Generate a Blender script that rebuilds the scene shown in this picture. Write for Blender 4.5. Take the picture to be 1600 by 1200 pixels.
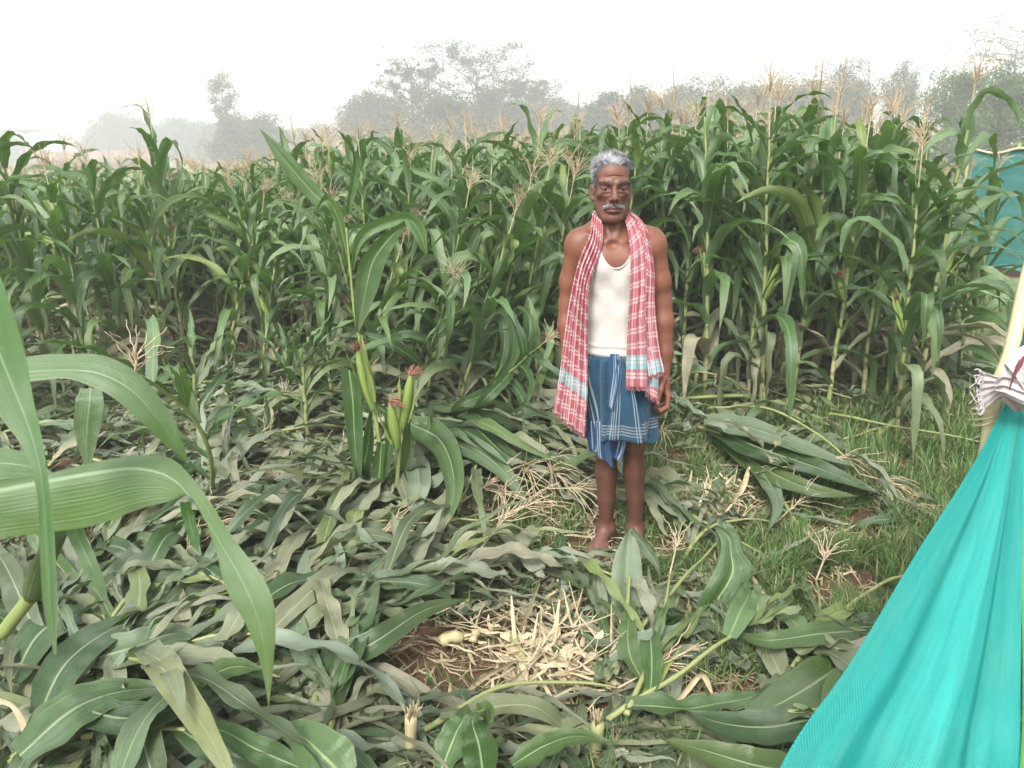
import bpy, math, random
import numpy as np
from mathutils import Vector, Matrix
for o in list(bpy.data.objects): bpy.data.objects.remove(o)
SC = bpy.context.scene
COL = SC.collection
# ---------------------------------------------------------------- camera
CAM_H, PITCH, ROLL, FPX = 1.62, math.radians(16.7), math.radians(0.4), 1200.0
cam_data = bpy.data.cameras.new('camera'); cam = bpy.data.objects.new('camera', cam_data); COL.objects.link(cam)
cam.location = (0, 0, CAM_H)
cam.matrix_world = Matrix.Translation((0, 0, CAM_H)) @ Matrix.Rotation(math.pi/2 - PITCH, 4, 'X') @ Matrix.Rotation(-ROLL, 4, 'Z')
cam_data.sensor_fit = 'HORIZONTAL'; cam_data.sensor_width = 36.0; cam_data.lens = 36.0*FPX/1600.0
cam_data.clip_start = 0.02; cam_data.clip_end = 2000
cam_data.dof.use_dof = True; cam_data.dof.focus_distance = 3.2; cam_data.dof.aperture_fstop = 11.0
SC.camera = cam
# ---------------------------------------------------------------- sky, sun, exposure
SUN_EL, SUN_AZ = math.radians(48), math.radians(200)
world = bpy.data.worlds.new('World'); SC.world = world; world.use_nodes = True
nt = world.node_tree; nt.nodes.clear()
sky = nt.nodes.new('ShaderNodeTexSky'); sky.sky_type = 'NISHITA'; sky.sun_disc = False
sky.sun_elevation = SUN_EL; sky.sun_rotation = SUN_AZ; sky.dust_density = 5.0; sky.air_density = 1.0; sky.ozone_density = 1.0
hs = nt.nodes.new('ShaderNodeHueSaturation'); hs.inputs['Saturation'].default_value = 0.10; hs.inputs['Value'].default_value = 1.0
bgn = nt.nodes.new('ShaderNodeBackground'); bgn.inputs['Strength'].default_value = 0.125
wo = nt.nodes.new('ShaderNodeOutputWorld')
nt.links.new(sky.outputs[0], hs.inputs['Color']); nt.links.new(hs.outputs[0], bgn.inputs[0]); nt.links.new(bgn.outputs[0], wo.inputs[0])
sund = bpy.data.lights.new('sun', 'SUN'); sund.energy = 1.5; sund.angle = math.radians(14); sund.color = (1.0, 0.96, 0.90)
sun = bpy.data.objects.new('sun', sund); COL.objects.link(sun)
sdir = Vector((math.sin(SUN_AZ)*math.cos(SUN_EL), math.cos(SUN_AZ)*math.cos(SUN_EL), math.sin(SUN_EL)))
sun.rotation_euler = sdir.to_track_quat('Z', 'Y').to_euler()
SC.view_settings.view_transform = 'Standard'; SC.view_settings.look = 'None'
SC.view_settings.exposure = 1.48; SC.view_settings.gamma = 1.0
SC.render.engine = 'CYCLES'
cy = SC.cycles; cy.use_denoising = True; cy.max_bounces = 6; cy.diffuse_bounces = 3; cy.glossy_bounces = 2
cy.transmission_bounces = 3; cy.transparent_max_bounces = 6; cy.volume_bounces = 1
try: cy.denoising_prefilter = 'ACCURATE'
except Exception: pass
# ---------------------------------------------------------------- helpers
def pix(px, py):
    x = (px-800)/FPX; y = -(py-600)/FPX
    xr = x*math.cos(ROLL)+y*math.sin(ROLL); yr = -x*math.sin(ROLL)+y*math.cos(ROLL)
    return np.array([xr, math.cos(PITCH)+yr*math.sin(PITCH), -math.sin(PITCH)+yr*math.cos(PITCH)])
def at(px, py, Y):                       # measured point of the photograph at ground distance Y
    r = pix(px, py); t = Y/r[1]; return np.array([r[0]*t, Y, CAM_H+r[2]*t])
def gp(px, py):                          # measured point on the ground
    r = pix(px, py); t = -CAM_H/r[2]; return np.array([r[0]*t, r[1]*t])
def gz(x, y):                            # height of the field surface
    x = np.asarray(x, float); y = np.asarray(y, float)
    z = 0.018*np.sin(2.1*x+0.7)*np.cos(1.7*y) + 0.012*np.sin(4.3*x+1.9*y) + 0.008*np.sin(9.1*y-3.7*x) + 0.005*np.sin(17*x+11*y)
    near = np.exp(-((x-0.45)**2+(y-2.93)**2)/0.12)
    return z*(1-near)*np.clip((60-y)/50, 0, 1)
def new_mesh(name, V, F, uv=None, col=None, smooth=True):
    """V (n,3); F (m,4) quads (a repeated last index makes a triangle); uv, col per vertex"""
    V = np.asarray(V, np.float32); F = np.asarray(F, np.int64)
    me = bpy.data.meshes.new(name)
    if F.shape[1] == 4:
        tri = F[:, 3] == F[:, 2]
    else: tri = np.ones(len(F), bool)
    cnt = np.where(tri, 3, 4).astype(np.int32)
    if F.shape[1] == 4:
        mask = np.ones(F.shape, bool); mask[tri, 3] = False; idx = F[mask]
    else: idx = F.reshape(-1)
    starts = np.concatenate([[0], np.cumsum(cnt)[:-1]]).astype(np.int32)
    me.vertices.add(len(V)); me.vertices.foreach_set('co', V.ravel())
    me.loops.add(len(idx)); me.loops.foreach_set('vertex_index', idx.astype(np.int32))
    me.polygons.add(len(F)); me.polygons.foreach_set('loop_start', starts); me.polygons.foreach_set('loop_total', cnt)
    if smooth: me.polygons.foreach_set('use_smooth', np.ones(len(F), bool))
    me.update(calc_edges=True)
    if uv is not None:
        l = me.uv_layers.new(name='UVMap'); l.data.foreach_set('uv', np.asarray(uv, np.float32)[idx].ravel())
    if col is not None:
        a = me.color_attributes.new('data', 'FLOAT_COLOR', 'POINT'); c = np.ones((len(V), 4), np.float32); c[:, :np.asarray(col).shape[1]] = col
        a.data.foreach_set('color', c.ravel())
    me.validate()
    return me
def obj(name, me, mat, parent=None, loc=None):
    o = bpy.data.objects.new(name, me); COL.objects.link(o)
    if mat is not None and not me.materials: me.materials.append(mat)
    if parent is not None: o.parent = parent
    if loc is not None: o.location = loc
    return o
def tag(o, label=None, cat=None, group=None, kind=None):
    if label: o['label'] = label
    if cat: o['category'] = cat
    if group: o['group'] = group
    if kind: o['kind'] = kind
    return o
def empty(name, loc=(0, 0, 0), rz=0):
    o = bpy.data.objects.new(name, None); COL.objects.link(o); o.location = loc; o.rotation_euler = (0, 0, rz); o.empty_display_size = 0.1
    return o
class Acc:                               # gathers pieces of one mesh
    def __init__(s): s.V=[]; s.F=[]; s.U=[]; s.C=[]; s.n=0
    def add(s, V, F, U=None, C=None):
        V = np.asarray(V, float).reshape(-1, 3); F = np.asarray(F, np.int64)
        s.V.append(V); s.F.append(F+s.n); s.n += len(V)
        s.U.append(np.zeros((len(V), 2)) if U is None else np.asarray(U).reshape(-1, 2))
        C = (0.5, 0, 0) if C is None else C
        s.C.append(np.broadcast_to(np.asarray(C, float), (len(V), 3)))
    def build(s, name, mat, parent=None, loc=None, smooth=True):
        me = new_mesh(name, np.concatenate(s.V), np.concatenate(s.F), np.concatenate(s.U), np.concatenate(s.C), smooth)
        return obj(name, me, mat, parent, loc)
def grid_faces(n, m, wrap=False):        # n rows of m verts
    i = np.arange(n-1)[:, None]; j = np.arange(m if wrap else m-1)[None, :]
    j2 = (j+1) % m
    a = i*m+j; b = i*m+j2; c = (i+1)*m+j2; d = (i+1)*m+j
    return np.stack([a+0*b, b+0*a, c, d], -1).reshape(-1, 4)
def smooth_path(P, n):
    """Catmull-Rom through P, n samples"""
    P = np.asarray(P, float); Q = np.vstack([2*P[0]-P[1], P, 2*P[-1]-P[-2]])
    k = len(P)-1; t = np.linspace(0, k, n); i = np.minimum(t.astype(int), k-1); u = (t-i)[:, None]
    a, b, c, d = Q[i], Q[i+1], Q[i+2], Q[i+3]
    return 0.5*((2*b)+(-a+c)*u+(2*a-5*b+4*c-d)*u*u+(-a+3*b-3*c+d)*u**3)
def tube(acc, P, R, m=6, C=None, cap=True):
    P = np.asarray(P, float); n = len(P); R = np.broadcast_to(np.asarray(R, float), (n,))
    T = np.gradient(P, axis=0); T /= np.linalg.norm(T, axis=1)[:, None]+1e-9
    ref = np.array([0, 0, 1.0]) if abs(T[n//2][2]) < 0.9 else np.array([1.0, 0, 0])
    S = np.cross(T, ref); S /= np.linalg.norm(S, axis=1)[:, None]+1e-9; N = np.cross(S, T)
    a = np.linspace(0, 2*np.pi, m, endpoint=False)
    V = P[:, None]+R[:, None, None]*(np.cos(a)[None, :, None]*S[:, None]+np.sin(a)[None, :, None]*N[:, None])
    L = np.concatenate([[0], np.cumsum(np.linalg.norm(np.diff(P, axis=0), axis=1))])
    U = np.stack(np.broadcast_arrays((a/(2*np.pi))[None, :], L[:, None]), -1)
    F = grid_faces(n, m, True)
    V = V.reshape(-1, 3); U = U.reshape(-1, 2)
    if cap:
        k = len(V); V = np.vstack([V, P[0], P[-1]]); U = np.vstack([U, [0, 0], [0, L[-1]]])
        j = np.arange(m); j2 = (j+1) % m; e = (n-1)*m
        F = np.vstack([F, np.stack([j2, j, j*0+k, j*0+k], 1), np.stack([e+j, e+j2, j*0+k+1, j*0+k+1], 1)])
    acc.add(V, F, U, C)
# ---------------------------------------------------------------- node helpers
def mat(name):
    m = bpy.data.materials.new(name); m.use_nodes = True; t = m.node_tree; t.nodes.clear()
    return m, t
class N:
    def __init__(s, t): s.t = t
    def n(s, typ, **kw):
        x = s.t.nodes.new(typ)
        for k, v in kw.items():
            if k.startswith('i_'): x.inputs[k[2:].replace('_', ' ')].default_value = v
            else: setattr(x, k, v)
        return x
    def l(s, a, b): s.t.links.new(a, b)
    def val(s, x, sock):
        if hasattr(x, 'is_linked') or hasattr(x, 'links'): s.l(x, sock)
        else: sock.default_value = x
    def math(s, op, a, b=None, c=None, clamp=False):
        x = s.t.nodes.new('ShaderNodeMath'); x.operation = op; x.use_clamp = clamp
        for q, v in enumerate((a, b, c)):
            if v is not None: s.val(v, x.inputs[q])
        return x.outputs[0]
    def mix(s, f, a, b, mode='MIX'):
        x = s.t.nodes.new('ShaderNodeMix'); x.data_type = 'RGBA'; x.blend_type = mode
        s.val(f, x.inputs[0])
        for q, v in ((6, a), (7, b)):
            if isinstance(v, tuple): v = v+(1,) if len(v) == 3 else v
            s.val(v, x.inputs[q])
        return x.outputs[2]
    def noise(s, scale, vec=None, detail=3, rough=0.55, dist=0):
        x = s.t.nodes.new('ShaderNodeTexNoise'); x.inputs['Scale'].default_value = scale; x.inputs['Detail'].default_value = detail
        x.inputs['Roughness'].default_value = rough; x.inputs['Distortion'].default_value = dist
        if vec is not None: s.l(vec, x.inputs['Vector'])
        return x.outputs['Fac']
    def ramp(s, f, lo, hi, smooth=False):      # map range clamped 0..1
        x = s.t.nodes.new('ShaderNodeMapRange'); x.inputs[1].default_value = lo; x.inputs[2].default_value = hi
        if smooth: x.interpolation_type = 'SMOOTHSTEP'
        s.val(f, x.inputs[0]); return x.outputs[0]
    def obj(s): return s.n('ShaderNodeTexCoord').outputs['Object']
    def gen(s): return s.n('ShaderNodeNewGeometry').outputs['Position']
    def uv(s): return s.n('ShaderNodeTexCoord').outputs['UV']
    def data(s):
        a = s.n('ShaderNodeAttribute', attribute_name='data'); q = s.n('ShaderNodeSeparateColor'); s.l(a.outputs['Color'], q.inputs[0]); return q.outputs
    def scaled(s, v, sc):
        x = s.n('ShaderNodeMapping'); x.inputs['Scale'].default_value = sc; s.l(v, x.inputs[0]); return x.outputs[0]
    def sep(s, v):
        x = s.n('ShaderNodeSeparateXYZ'); s.l(v, x.inputs[0]); return x.outputs
    def comb(s, a, b, c=0.0):
        x = s.n('ShaderNodeCombineXYZ'); s.val(a, x.inputs[0]); s.val(b, x.inputs[1]); s.val(c, x.inputs[2]); return x.outputs[0]
    def bump(s, h, strength=0.3, dist=0.01):
        x = s.n('ShaderNodeBump'); x.inputs['Strength'].default_value = strength; x.inputs['Distance'].default_value = dist; s.l(h, x.inputs['Height']); return x.outputs[0]
    def out(s, sh): o = s.n('ShaderNodeOutputMaterial'); s.l(sh, o.inputs[0])
    def bsdf(s, col, rough=0.6, normal=None, spec=0.4, trans=0.0, tcol=None, sheen=0.0, sss=0.0):
        b = s.n('ShaderNodeBsdfPrincipled')
        if isinstance(col, tuple): col = col+(1,)
        s.val(col, b.inputs['Base Color']); s.val(rough, b.inputs['Roughness']); s.val(spec, b.inputs['Specular IOR Level'])
        if sheen: b.inputs['Sheen Weight'].default_value = sheen
        if sss:
            b.inputs['Subsurface Weight'].default_value = sss; b.inputs['Subsurface Radius'].default_value = (0.9, 0.3, 0.15); b.inputs['Subsurface Scale'].default_value = 0.008
        if normal is not None: s.l(normal, b.inputs['Normal'])
        if trans:
            t = s.n('ShaderNodeBsdfTranslucent'); tc = col if tcol is None else tcol
            if isinstance(tc, tuple): tc = (tc+(1,))[:4]
            s.val(tc, t.inputs[0])
            if normal is not None: s.l(normal, t.inputs['Normal'])
            m = s.n('ShaderNodeMixShader'); m.inputs[0].default_value = trans; s.l(b.outputs[0], m.inputs[1]); s.l(t.outputs[0], m.inputs[2]); return m.outputs[0]
        return b.outputs[0]
def simple(name, c1, c2, scale=8, rough=0.7, spec=0.3, bump=0.2, bd=0.005, trans=0, sc=(1, 1, 1), usedata=False):
    m, t = mat(name); n = N(t); v = n.scaled(n.obj(), sc); f = n.noise(scale, v)
    c = n.mix(n.ramp(f, 0.3, 0.7), c1, c2)
    if usedata:
        d = n.data(); c = n.mix(n.math('MULTIPLY', d[0], 0.6), c, tuple(x*0.35 for x in c1)); 
    n.out(n.bsdf(c, rough, n.bump(f, bump, bd), spec, trans)); return m
def sheet(acc, L, R, nu, nv, fold, nf, uw, v0=0.0, ph=0, extra=None, thick=.003, C=(0, 0, 0), vscale=1.0, sharp=1.0, ugather=None):
    """cloth between two edge curves; pleats swing out of the sheet; a thin closed slab"""
    A = smooth_path(L, nv); B = smooth_path(R, nv); u = np.linspace(0, 1, nu); t = np.linspace(0, 1, nv)
    P = A[:, None]*(1-u)[None, :, None]+B[:, None]*u[None, :, None]
    du = B-A; T = np.gradient((A+B)/2, axis=0); Nn = np.cross(du, T); Nn /= np.linalg.norm(Nn, axis=1)[:, None]+1e-9
    if Nn[:, 1].mean() > 0: Nn = -Nn
    w = np.linalg.norm(du, axis=1); amp = fold*np.interp(t, [0, .15, .6, 1], [.7, .9, 1, 1.15])
    x = u[None, :]*nf*2*np.pi+ph+0.5*np.sin(t[:, None]*4+ph)+0.35*np.sin(u[None, :]*9+t[:, None]*3)
    f = np.sin(x); f = np.sign(f)*np.abs(f)**sharp
    P = P+Nn[:, None]*(amp[:, None]*f)[..., None]+(du/np.maximum(w, 1e-6)[:, None])[:, None]*(0.35*amp[:, None]*np.sin(2*x))[..., None]
    if extra is not None: P = extra(P, u, t)
    Lm = np.concatenate([[0], np.cumsum(np.linalg.norm(np.diff((A+B)/2, axis=0), axis=1))])
    U = np.stack(np.broadcast_arrays((u*uw)[None, :], (v0+Lm*vscale)[:, None]+0*x), -1)
    gu = np.gradient(P, axis=1); gt = np.gradient(P, axis=0); NN = np.cross(gu, gt); NN /= np.linalg.norm(NN, axis=2)[..., None]+1e-9
    if NN[..., 1].mean() > 0: NN = -NN
    Bk = P-NN*thick; n1 = P.reshape(-1, 3); F = grid_faces(nv, nu); k = len(n1)
    if np.cross(P[1, 0]-P[0, 0], P[0, 1]-P[0, 0]) @ NN[0, 0] > 0: F = F[:, ::-1]
    ring = np.concatenate([np.arange(nu), np.arange(1, nv)*nu+nu-1, (nv-1)*nu+np.arange(nu-1)[::-1], np.arange(1, nv-1)[::-1]*nu]); r2 = np.roll(ring, -1)
    FF = np.vstack([F, F[:, ::-1]+k, np.stack([ring, r2, r2+k, ring+k], 1)])
    acc.add(np.vstack([n1, Bk.reshape(-1, 3)]), FF, np.vstack([U.reshape(-1, 2)]*2), C)
    return P
# ---------------------------------------------------------------- plant materials
def leaf_mat(name, dark, light, trans_c, rib=(0.34, 0.44, 0.20), gray=0.0, rough=0.40, dust_sheen=(0.13, 0.19, 0.10), tr=.28, pale=.3):
    m, t = mat(name); n = N(t); uv = n.uv(); s = n.sep(uv); d = n.data(); oi = n.n('ShaderNodeObjectInfo').outputs['Random']
    u, v = s[0], s[1]
    f = n.noise(1.0, n.scaled(uv, (30, 2.2, 1)), 3)
    c = n.mix(n.ramp(f, 0.3, 0.75), dark, light)
    c = n.mix(n.math('MULTIPLY', n.math('ABSOLUTE', n.math('SUBTRACT', d[0], 0.5)), 1.1), c, n.mix(n.ramp(d[0], 0.45, 0.55), tuple(x*0.5 for x in dark), tuple(min(1, x*1.9) for x in light)))
    c = n.mix(n.math('MULTIPLY', n.ramp(oi, .55, 1.0), .45), c, (0.13, 0.19, 0.035)); c = n.mix(n.math('MULTIPLY', n.ramp(d[2], .3, 1.0), .75), c, (0.24, 0.30, 0.07))
    # patches of dust with grey sky sheen painted in, rust specks
    big = n.noise(5.0, n.obj(), 4, 0.6)
    c = n.mix(n.math('MULTIPLY', n.ramp(big, 0.50, 0.72), 0.30+gray), c, dust_sheen)
    c = n.mix(n.math('MULTIPLY', n.ramp(d[0], .62, .95), pale), c, (0.24, 0.29, 0.225))  # some whole leaves paled towards the painted grey sheen
    # dry: whole leaf by data[1]; tip and edges
    au = n.math('MULTIPLY', n.math('ABSOLUTE', n.math('SUBTRACT', u, 0.5)), 2.0)
    edge = n.math('ADD', n.math('MULTIPLY', n.math('POWER', au, 6.0), 0.22), n.math('MULTIPLY', n.math('POWER', v, 9.0), 0.55))
    dn = n.noise(14.0, n.obj(), 4, 0.65)
    dry = n.math('ADD', n.math('MULTIPLY', d[1], 1.0), n.math('MULTIPLY', edge, n.ramp(dn, 0.35, 0.7)), clamp=True)
    dryc = n.mix(n.ramp(dn, 0.3, 0.7), (0.44, 0.41, 0.29), (0.24, 0.23, 0.15))
    c = n.mix(dry, c, dryc)
    spk = n.noise(160, n.obj(), 2); c = n.mix(n.math('MULTIPLY', n.ramp(spk, 0.70, 0.76), 0.5), c, (0.42, 0.40, 0.26))
    wd = n.math('MULTIPLY', n.math('SUBTRACT', 1.15, v), 0.075)
    ribm = n.math('SUBTRACT', 1.0, n.ramp(n.math('DIVIDE', au, wd), 0.55, 1.15), clamp=True)
    c = n.mix(n.math('MULTIPLY', ribm, 0.85), c, n.mix(dry, rib, (0.42, 0.36, 0.22)))
    w = n.math('SINE', n.math('MULTIPLY', u, 150.0)); w2 = n.noise(1.0, n.scaled(uv, (60, 1.0, 1)), 2)
    c = n.mix(n.math('MULTIPLY', n.ramp(w2, 0.35, 0.65), 0.22), c, tuple(x*0.6 for x in dark))
    h = n.math('ADD', n.math('MULTIPLY', w, 0.12), n.math('ADD', n.math('MULTIPLY', n.math('ADD', w2, n.math('MULTIPLY', n.noise(1.0, n.scaled(uv, (3, 9, 1)), 3), 2.5)), 1.2), n.math('MULTIPLY', ribm, -1.0)))
    nrm = n.bump(h, 0.5, 0.0028)
    rg = n.math('ADD', rough, n.math('ADD', n.math('MULTIPLY', dry, 0.3), n.math('MULTIPLY', big, 0.12)))
    tc = n.mix(dry, trans_c, (0.30, 0.22, 0.12)); tc = n.mix(n.math('MULTIPLY', ribm, 0.6), tc, tuple(x*0.4 for x in trans_c))
    n.out(n.bsdf(c, rg, nrm, 0.65, tr, tc)); return m
M_LEAF = leaf_mat('leaf_green', (0.024, 0.072, 0.018), (0.092, 0.168, 0.052), (0.13, 0.30, 0.03), gray=.1, dust_sheen=(0.15, 0.21, 0.14), rough=.36)
M_FALL = leaf_mat('leaf_fallen', (0.026, 0.068, 0.022), (0.100, 0.165, 0.066), (0.09, 0.20, 0.03), rib=(0.32, 0.38, 0.22), gray=0.25, rough=0.29, pale=.9, dust_sheen=(0.21, 0.26, 0.21))
M_FRONT = leaf_mat('leaf_near', (0.085, 0.150, 0.075), (0.135, 0.210, 0.115), (0.12, 0.44, 0.01), tr=.36, rib=(0.34, 0.46, 0.28), rough=0.34, gray=.35, dust_sheen=(0.26, 0.32, 0.24))
def stalk_mat():
    m, t = mat('stalk'); n = N(t); uv = n.uv(); d = n.data(); f = n.noise(1, n.scaled(uv, (14, 5, 1)), 3)
    c = n.mix(n.ramp(f, 0.3, 0.7), (0.13, 0.19, 0.055), (0.24, 0.28, 0.10))
    c = n.mix(d[1], c, n.mix(f, (0.50, 0.44, 0.27), (0.36, 0.27, 0.15))); c = n.mix(n.math('MULTIPLY', d[2], 0.7), c, (0.20, 0.13, 0.07))
    n.out(n.bsdf(c, 0.5, n.bump(f, 0.3, 0.003), 0.4)); return m
M_STALK = stalk_mat()
def tassel_mat():
    m, t = mat('tassel'); n = N(t); d = n.data(); f = n.noise(90, n.obj(), 3)
    c = n.mix(n.ramp(f, 0.35, 0.65), (0.40, 0.32, 0.20), (0.60, 0.52, 0.37)); c = n.mix(n.math('MULTIPLY', d[0], 0.4), c, (0.44, 0.31, 0.20))
    c = n.mix(d[1], c, (0.20, 0.16, 0.10))
    n.out(n.bsdf(c, 0.8, n.bump(f, 0.5, 0.003), 0.2, 0.15, (0.6, 0.45, 0.25))); return m
M_TASSEL = tassel_mat()
def husk_mat():
    m, t = mat('husk'); n = N(t); uv = n.uv(); d = n.data(); f = n.noise(1, n.scaled(uv, (26, 2, 1)), 3); g = n.noise(20, n.obj(), 3)
    c = n.mix(n.ramp(f, 0.3, 0.7), (0.13, 0.21, 0.045), (0.24, 0.31, 0.085)); c = n.mix(n.math('ADD', d[1], n.math('MULTIPLY', n.ramp(g, .62, .75), .3), clamp=True), c, n.mix(f, (0.60, 0.50, 0.28), (0.42, 0.31, 0.16)))
    n.out(n.bsdf(c, 0.6, n.bump(f, 0.6, 0.004), 0.3, 0.12, (0.4, 0.5, 0.1))); return m
M_HUSK = husk_mat()
M_SILK = simple('silk', (0.20, 0.085, 0.055), (0.36, 0.18, 0.13), 80, 0.85, 0.2)
M_KERNEL = simple('kernel', (0.66, 0.50, 0.30), (0.78, 0.64, 0.42), 60, 0.6, 0.3)
def straw_mat():
    m, t = mat('straw'); n = N(t); d = n.data(); f = n.noise(40, n.obj(), 3)
    c = n.mix(n.ramp(f, 0.3, 0.7), (0.30, 0.23, 0.13), (0.48, 0.40, 0.26)); c = n.mix(d[0], c, n.mix(f, (0.16, 0.13, 0.08), (0.27, 0.21, 0.12))); c = n.mix(n.math('MULTIPLY', d[1], .8), c, (0.60, 0.52, 0.36))
    n.out(n.bsdf(c, 0.75, n.bump(f, 0.4, 0.003), 0.25, 0.1)); return m
M_STRAW = straw_mat()
def grass_mat():
    m, t = mat('grass'); n = N(t); d = n.data()
    c = n.mix(d[0], (0.035, 0.100, 0.022), (0.12, 0.22, 0.055)); c = n.mix(d[1], c, (0.32, 0.28, 0.16))
    n.out(n.bsdf(c, 0.55, None, 0.35, 0.3, n.mix(d[1], (0.13, 0.27, 0.04), (0.35, 0.28, 0.12)))); return m
M_GRASS = grass_mat()
def ground_mat():
    m, t = mat('soil'); n = N(t); p = n.gen()
    a = n.noise(1.3, p, 5, 0.6); b = n.noise(22, p, 5, 0.65); c_ = n.noise(120, p, 3, 0.6)
    c = n.mix(n.ramp(a, 0.35, 0.65), (0.125, 0.068, 0.040), (0.175, 0.105, 0.066)); c = n.mix(n.ramp(b, 0.35, 0.7), c, (0.085, 0.050, 0.032))
    c = n.mix(n.math('MULTIPLY', n.ramp(c_, 0.55, 0.8), 0.35), c, (0.30, 0.21, 0.14))
    # distance: grassy fields beyond the maize
    y = n.sep(p)[1]; far = n.ramp(y, 11.0, 14.0)
    g = n.mix(n.noise(0.35, p, 5), (0.10, 0.14, 0.055), (0.20, 0.21, 0.09)); c = n.mix(far, c, g)
    h = n.math('ADD', b, n.math('MULTIPLY', c_, 0.5)); n.out(n.bsdf(c, 0.95, n.bump(h, 0.9, 0.02), 0.15)); return m
M_SOIL = ground_mat()
# ---------------------------------------------------------------- ground
def build_ground():
    xs = np.unique(np.concatenate([-np.geomspace(5, 420, 24)[::-1], np.linspace(-5, 5, 220), np.geomspace(5, 420, 24)]))
    ys = np.unique(np.concatenate([-np.geomspace(0.5, 60, 12)[::-1], np.linspace(-0.5, 8, 190), np.geomspace(8, 420, 40)]))
    X, Y = np.meshgrid(xs, ys); Z = gz(X, Y)
    r = np.random.default_rng(3); near = (abs(X) < 5) & (Y < 8) & (Y > 0)
    Z = Z - 0.012*r.random(Z.shape)*near
    me = new_mesh('ground', np.stack([X, Y, Z], -1).reshape(-1, 3), grid_faces(len(ys), len(xs)))
    tag(obj('ground', me, M_SOIL), kind='structure')
build_ground()
# regions of the trampled field
def bl(x, y, cx, cy, rx, ry): return np.exp(-(((x-cx)/rx)**2+((y-cy)/ry)**2))
BARE = [(0.03, 2.20, .30, .16), (0.75, 1.95, .18, .14), (-1.0, 4.3, .35, .22), (1.45, 3.05, .16, .16), (.36, 2.87, .13, .09), (1.15, 2.05, .2, .12), (1.35, 3.5, .15, .12), (0.22, 2.25, .18, .10), (0.62, 2.45, .12, .10)]
def grass_mask(x, y):
    m = np.clip(bl(x, y, 1.9, 3.6, 1.0, 1.3)*1.5, 0, 1) + bl(x, y, 0.75, 3.1, .42, .5) + bl(x, y, .25, 2.9, .35, .25)*0.9 + bl(x, y, 0.0, 3.35, .4, .35) + bl(x, y, 1.2, 2.4, .35, .5)*0.9
    m = m + np.where(y > 4.3, 0.8, 0.0)*np.clip((x+3.5)/2, 0.7, 1) + 0.07
    m = m + bl(x, y, -1.9, 2.7, .35, .5)*0.7 + bl(x, y, 2.8, 4.5, 1.6, 1.0)
    for cx, cy, rx, ry in BARE: m = m*(1-bl(x, y, cx, cy, rx, ry))
    return np.clip(m, 0, 1)
def noise2(x, y, s, seed=0):
    r = np.random.default_rng(seed); o = 0
    for k in range(7):
        a = r.random()*6.28; fq = s*(0.6+r.random()*1.2); o = o+np.sin((x*math.cos(a)+y*math.sin(a))*fq*6.28+r.random()*6.28)
    return 0.5+o/7*0.9
def build_grass():
    r = np.random.default_rng(11); n = 560000
    y = 1.3+(9.5-1.3)*r.random(n)**1.5; x = (r.random(n)*2-1)*(y*0.78+0.3)
    cl = noise2(x, y, 3.0, 5)
    dens = np.interp(y, [1.3, 3, 5, 9.5], [1.0, 0.8, 0.5, 0.35])
    keep = r.random(n) < grass_mask(x, y)*np.clip(cl*2.2-0.45, 0, 1)*dens
    x, y, cl = x[keep], y[keep], cl[keep]; n = len(x)
    # gather into tufts
    tx, ty = np.round(x/0.035)*0.035, np.round(y/0.035)*0.035; k = 0.6
    hsh = np.sin(tx*912.1+ty*431.7)*43758.5; hsh -= np.floor(hsh); x = x*(1-k)+(tx+0.02*hsh)*k; y = y*(1-k)+(ty+0.02*(1-hsh))*k
    h = (0.05+0.12*r.random(n)**1.3)*(1-.7*np.exp(-((x-.40)**2+(y-2.88)**2)/.05))*(0.6+0.8*cl)*np.clip(0.7+x*0.15, 0.6, 1.1); az = r.random(n)*6.283; lean = 0.25+1.0*r.random(n)
    w = (0.0014+0.0016*r.random(n))*np.interp(y, [1, 4, 8], [1, 1.4, 2.0])
    d = np.stack([np.cos(az), np.sin(az), 0*az], 1); s = np.stack([-np.sin(az), np.cos(az), 0*az], 1)
    B = np.stack([x, y, gz(x, y)-0.005], 1); V = []
    for q, (t, ww) in enumerate([(0, 1), (0.4, 0.9), (0.75, 0.6), (1.0, 0.08)]):
        hz = h*(t-0.45*lean*t*t*0.6); c = B+d*(h*lean*t*t*0.8)[:, None]+np.array([0, 0, 1.0])*hz[:, None]
        V += [c-s*(w*ww)[:, None], c+s*(w*ww)[:, None]]
    V = np.stack(V, 1).reshape(-1, 3); b = (np.arange(n)*8)[:, None]
    F = np.concatenate([b+np.array([[0, 1, 3, 2]]), b+np.array([[2, 3, 5, 4]]), b+np.array([[4, 5, 7, 6]])])
    c = np.zeros((n, 3)); c[:, 0] = np.clip(hsh*0.6+0.4*r.random(n), 0, 1); c[:, 1] = np.where(r.random(n) < 0.13, 0.9, 0.12*r.random(n))
    me = new_mesh('grass', V, F, None, np.repeat(c, 8, 0)); print('grass', n)
    tag(obj('grass', me, M_GRASS), 'short green grass growing over the soil around the fallen maize', 'grass', kind='stuff')
build_grass()
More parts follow.
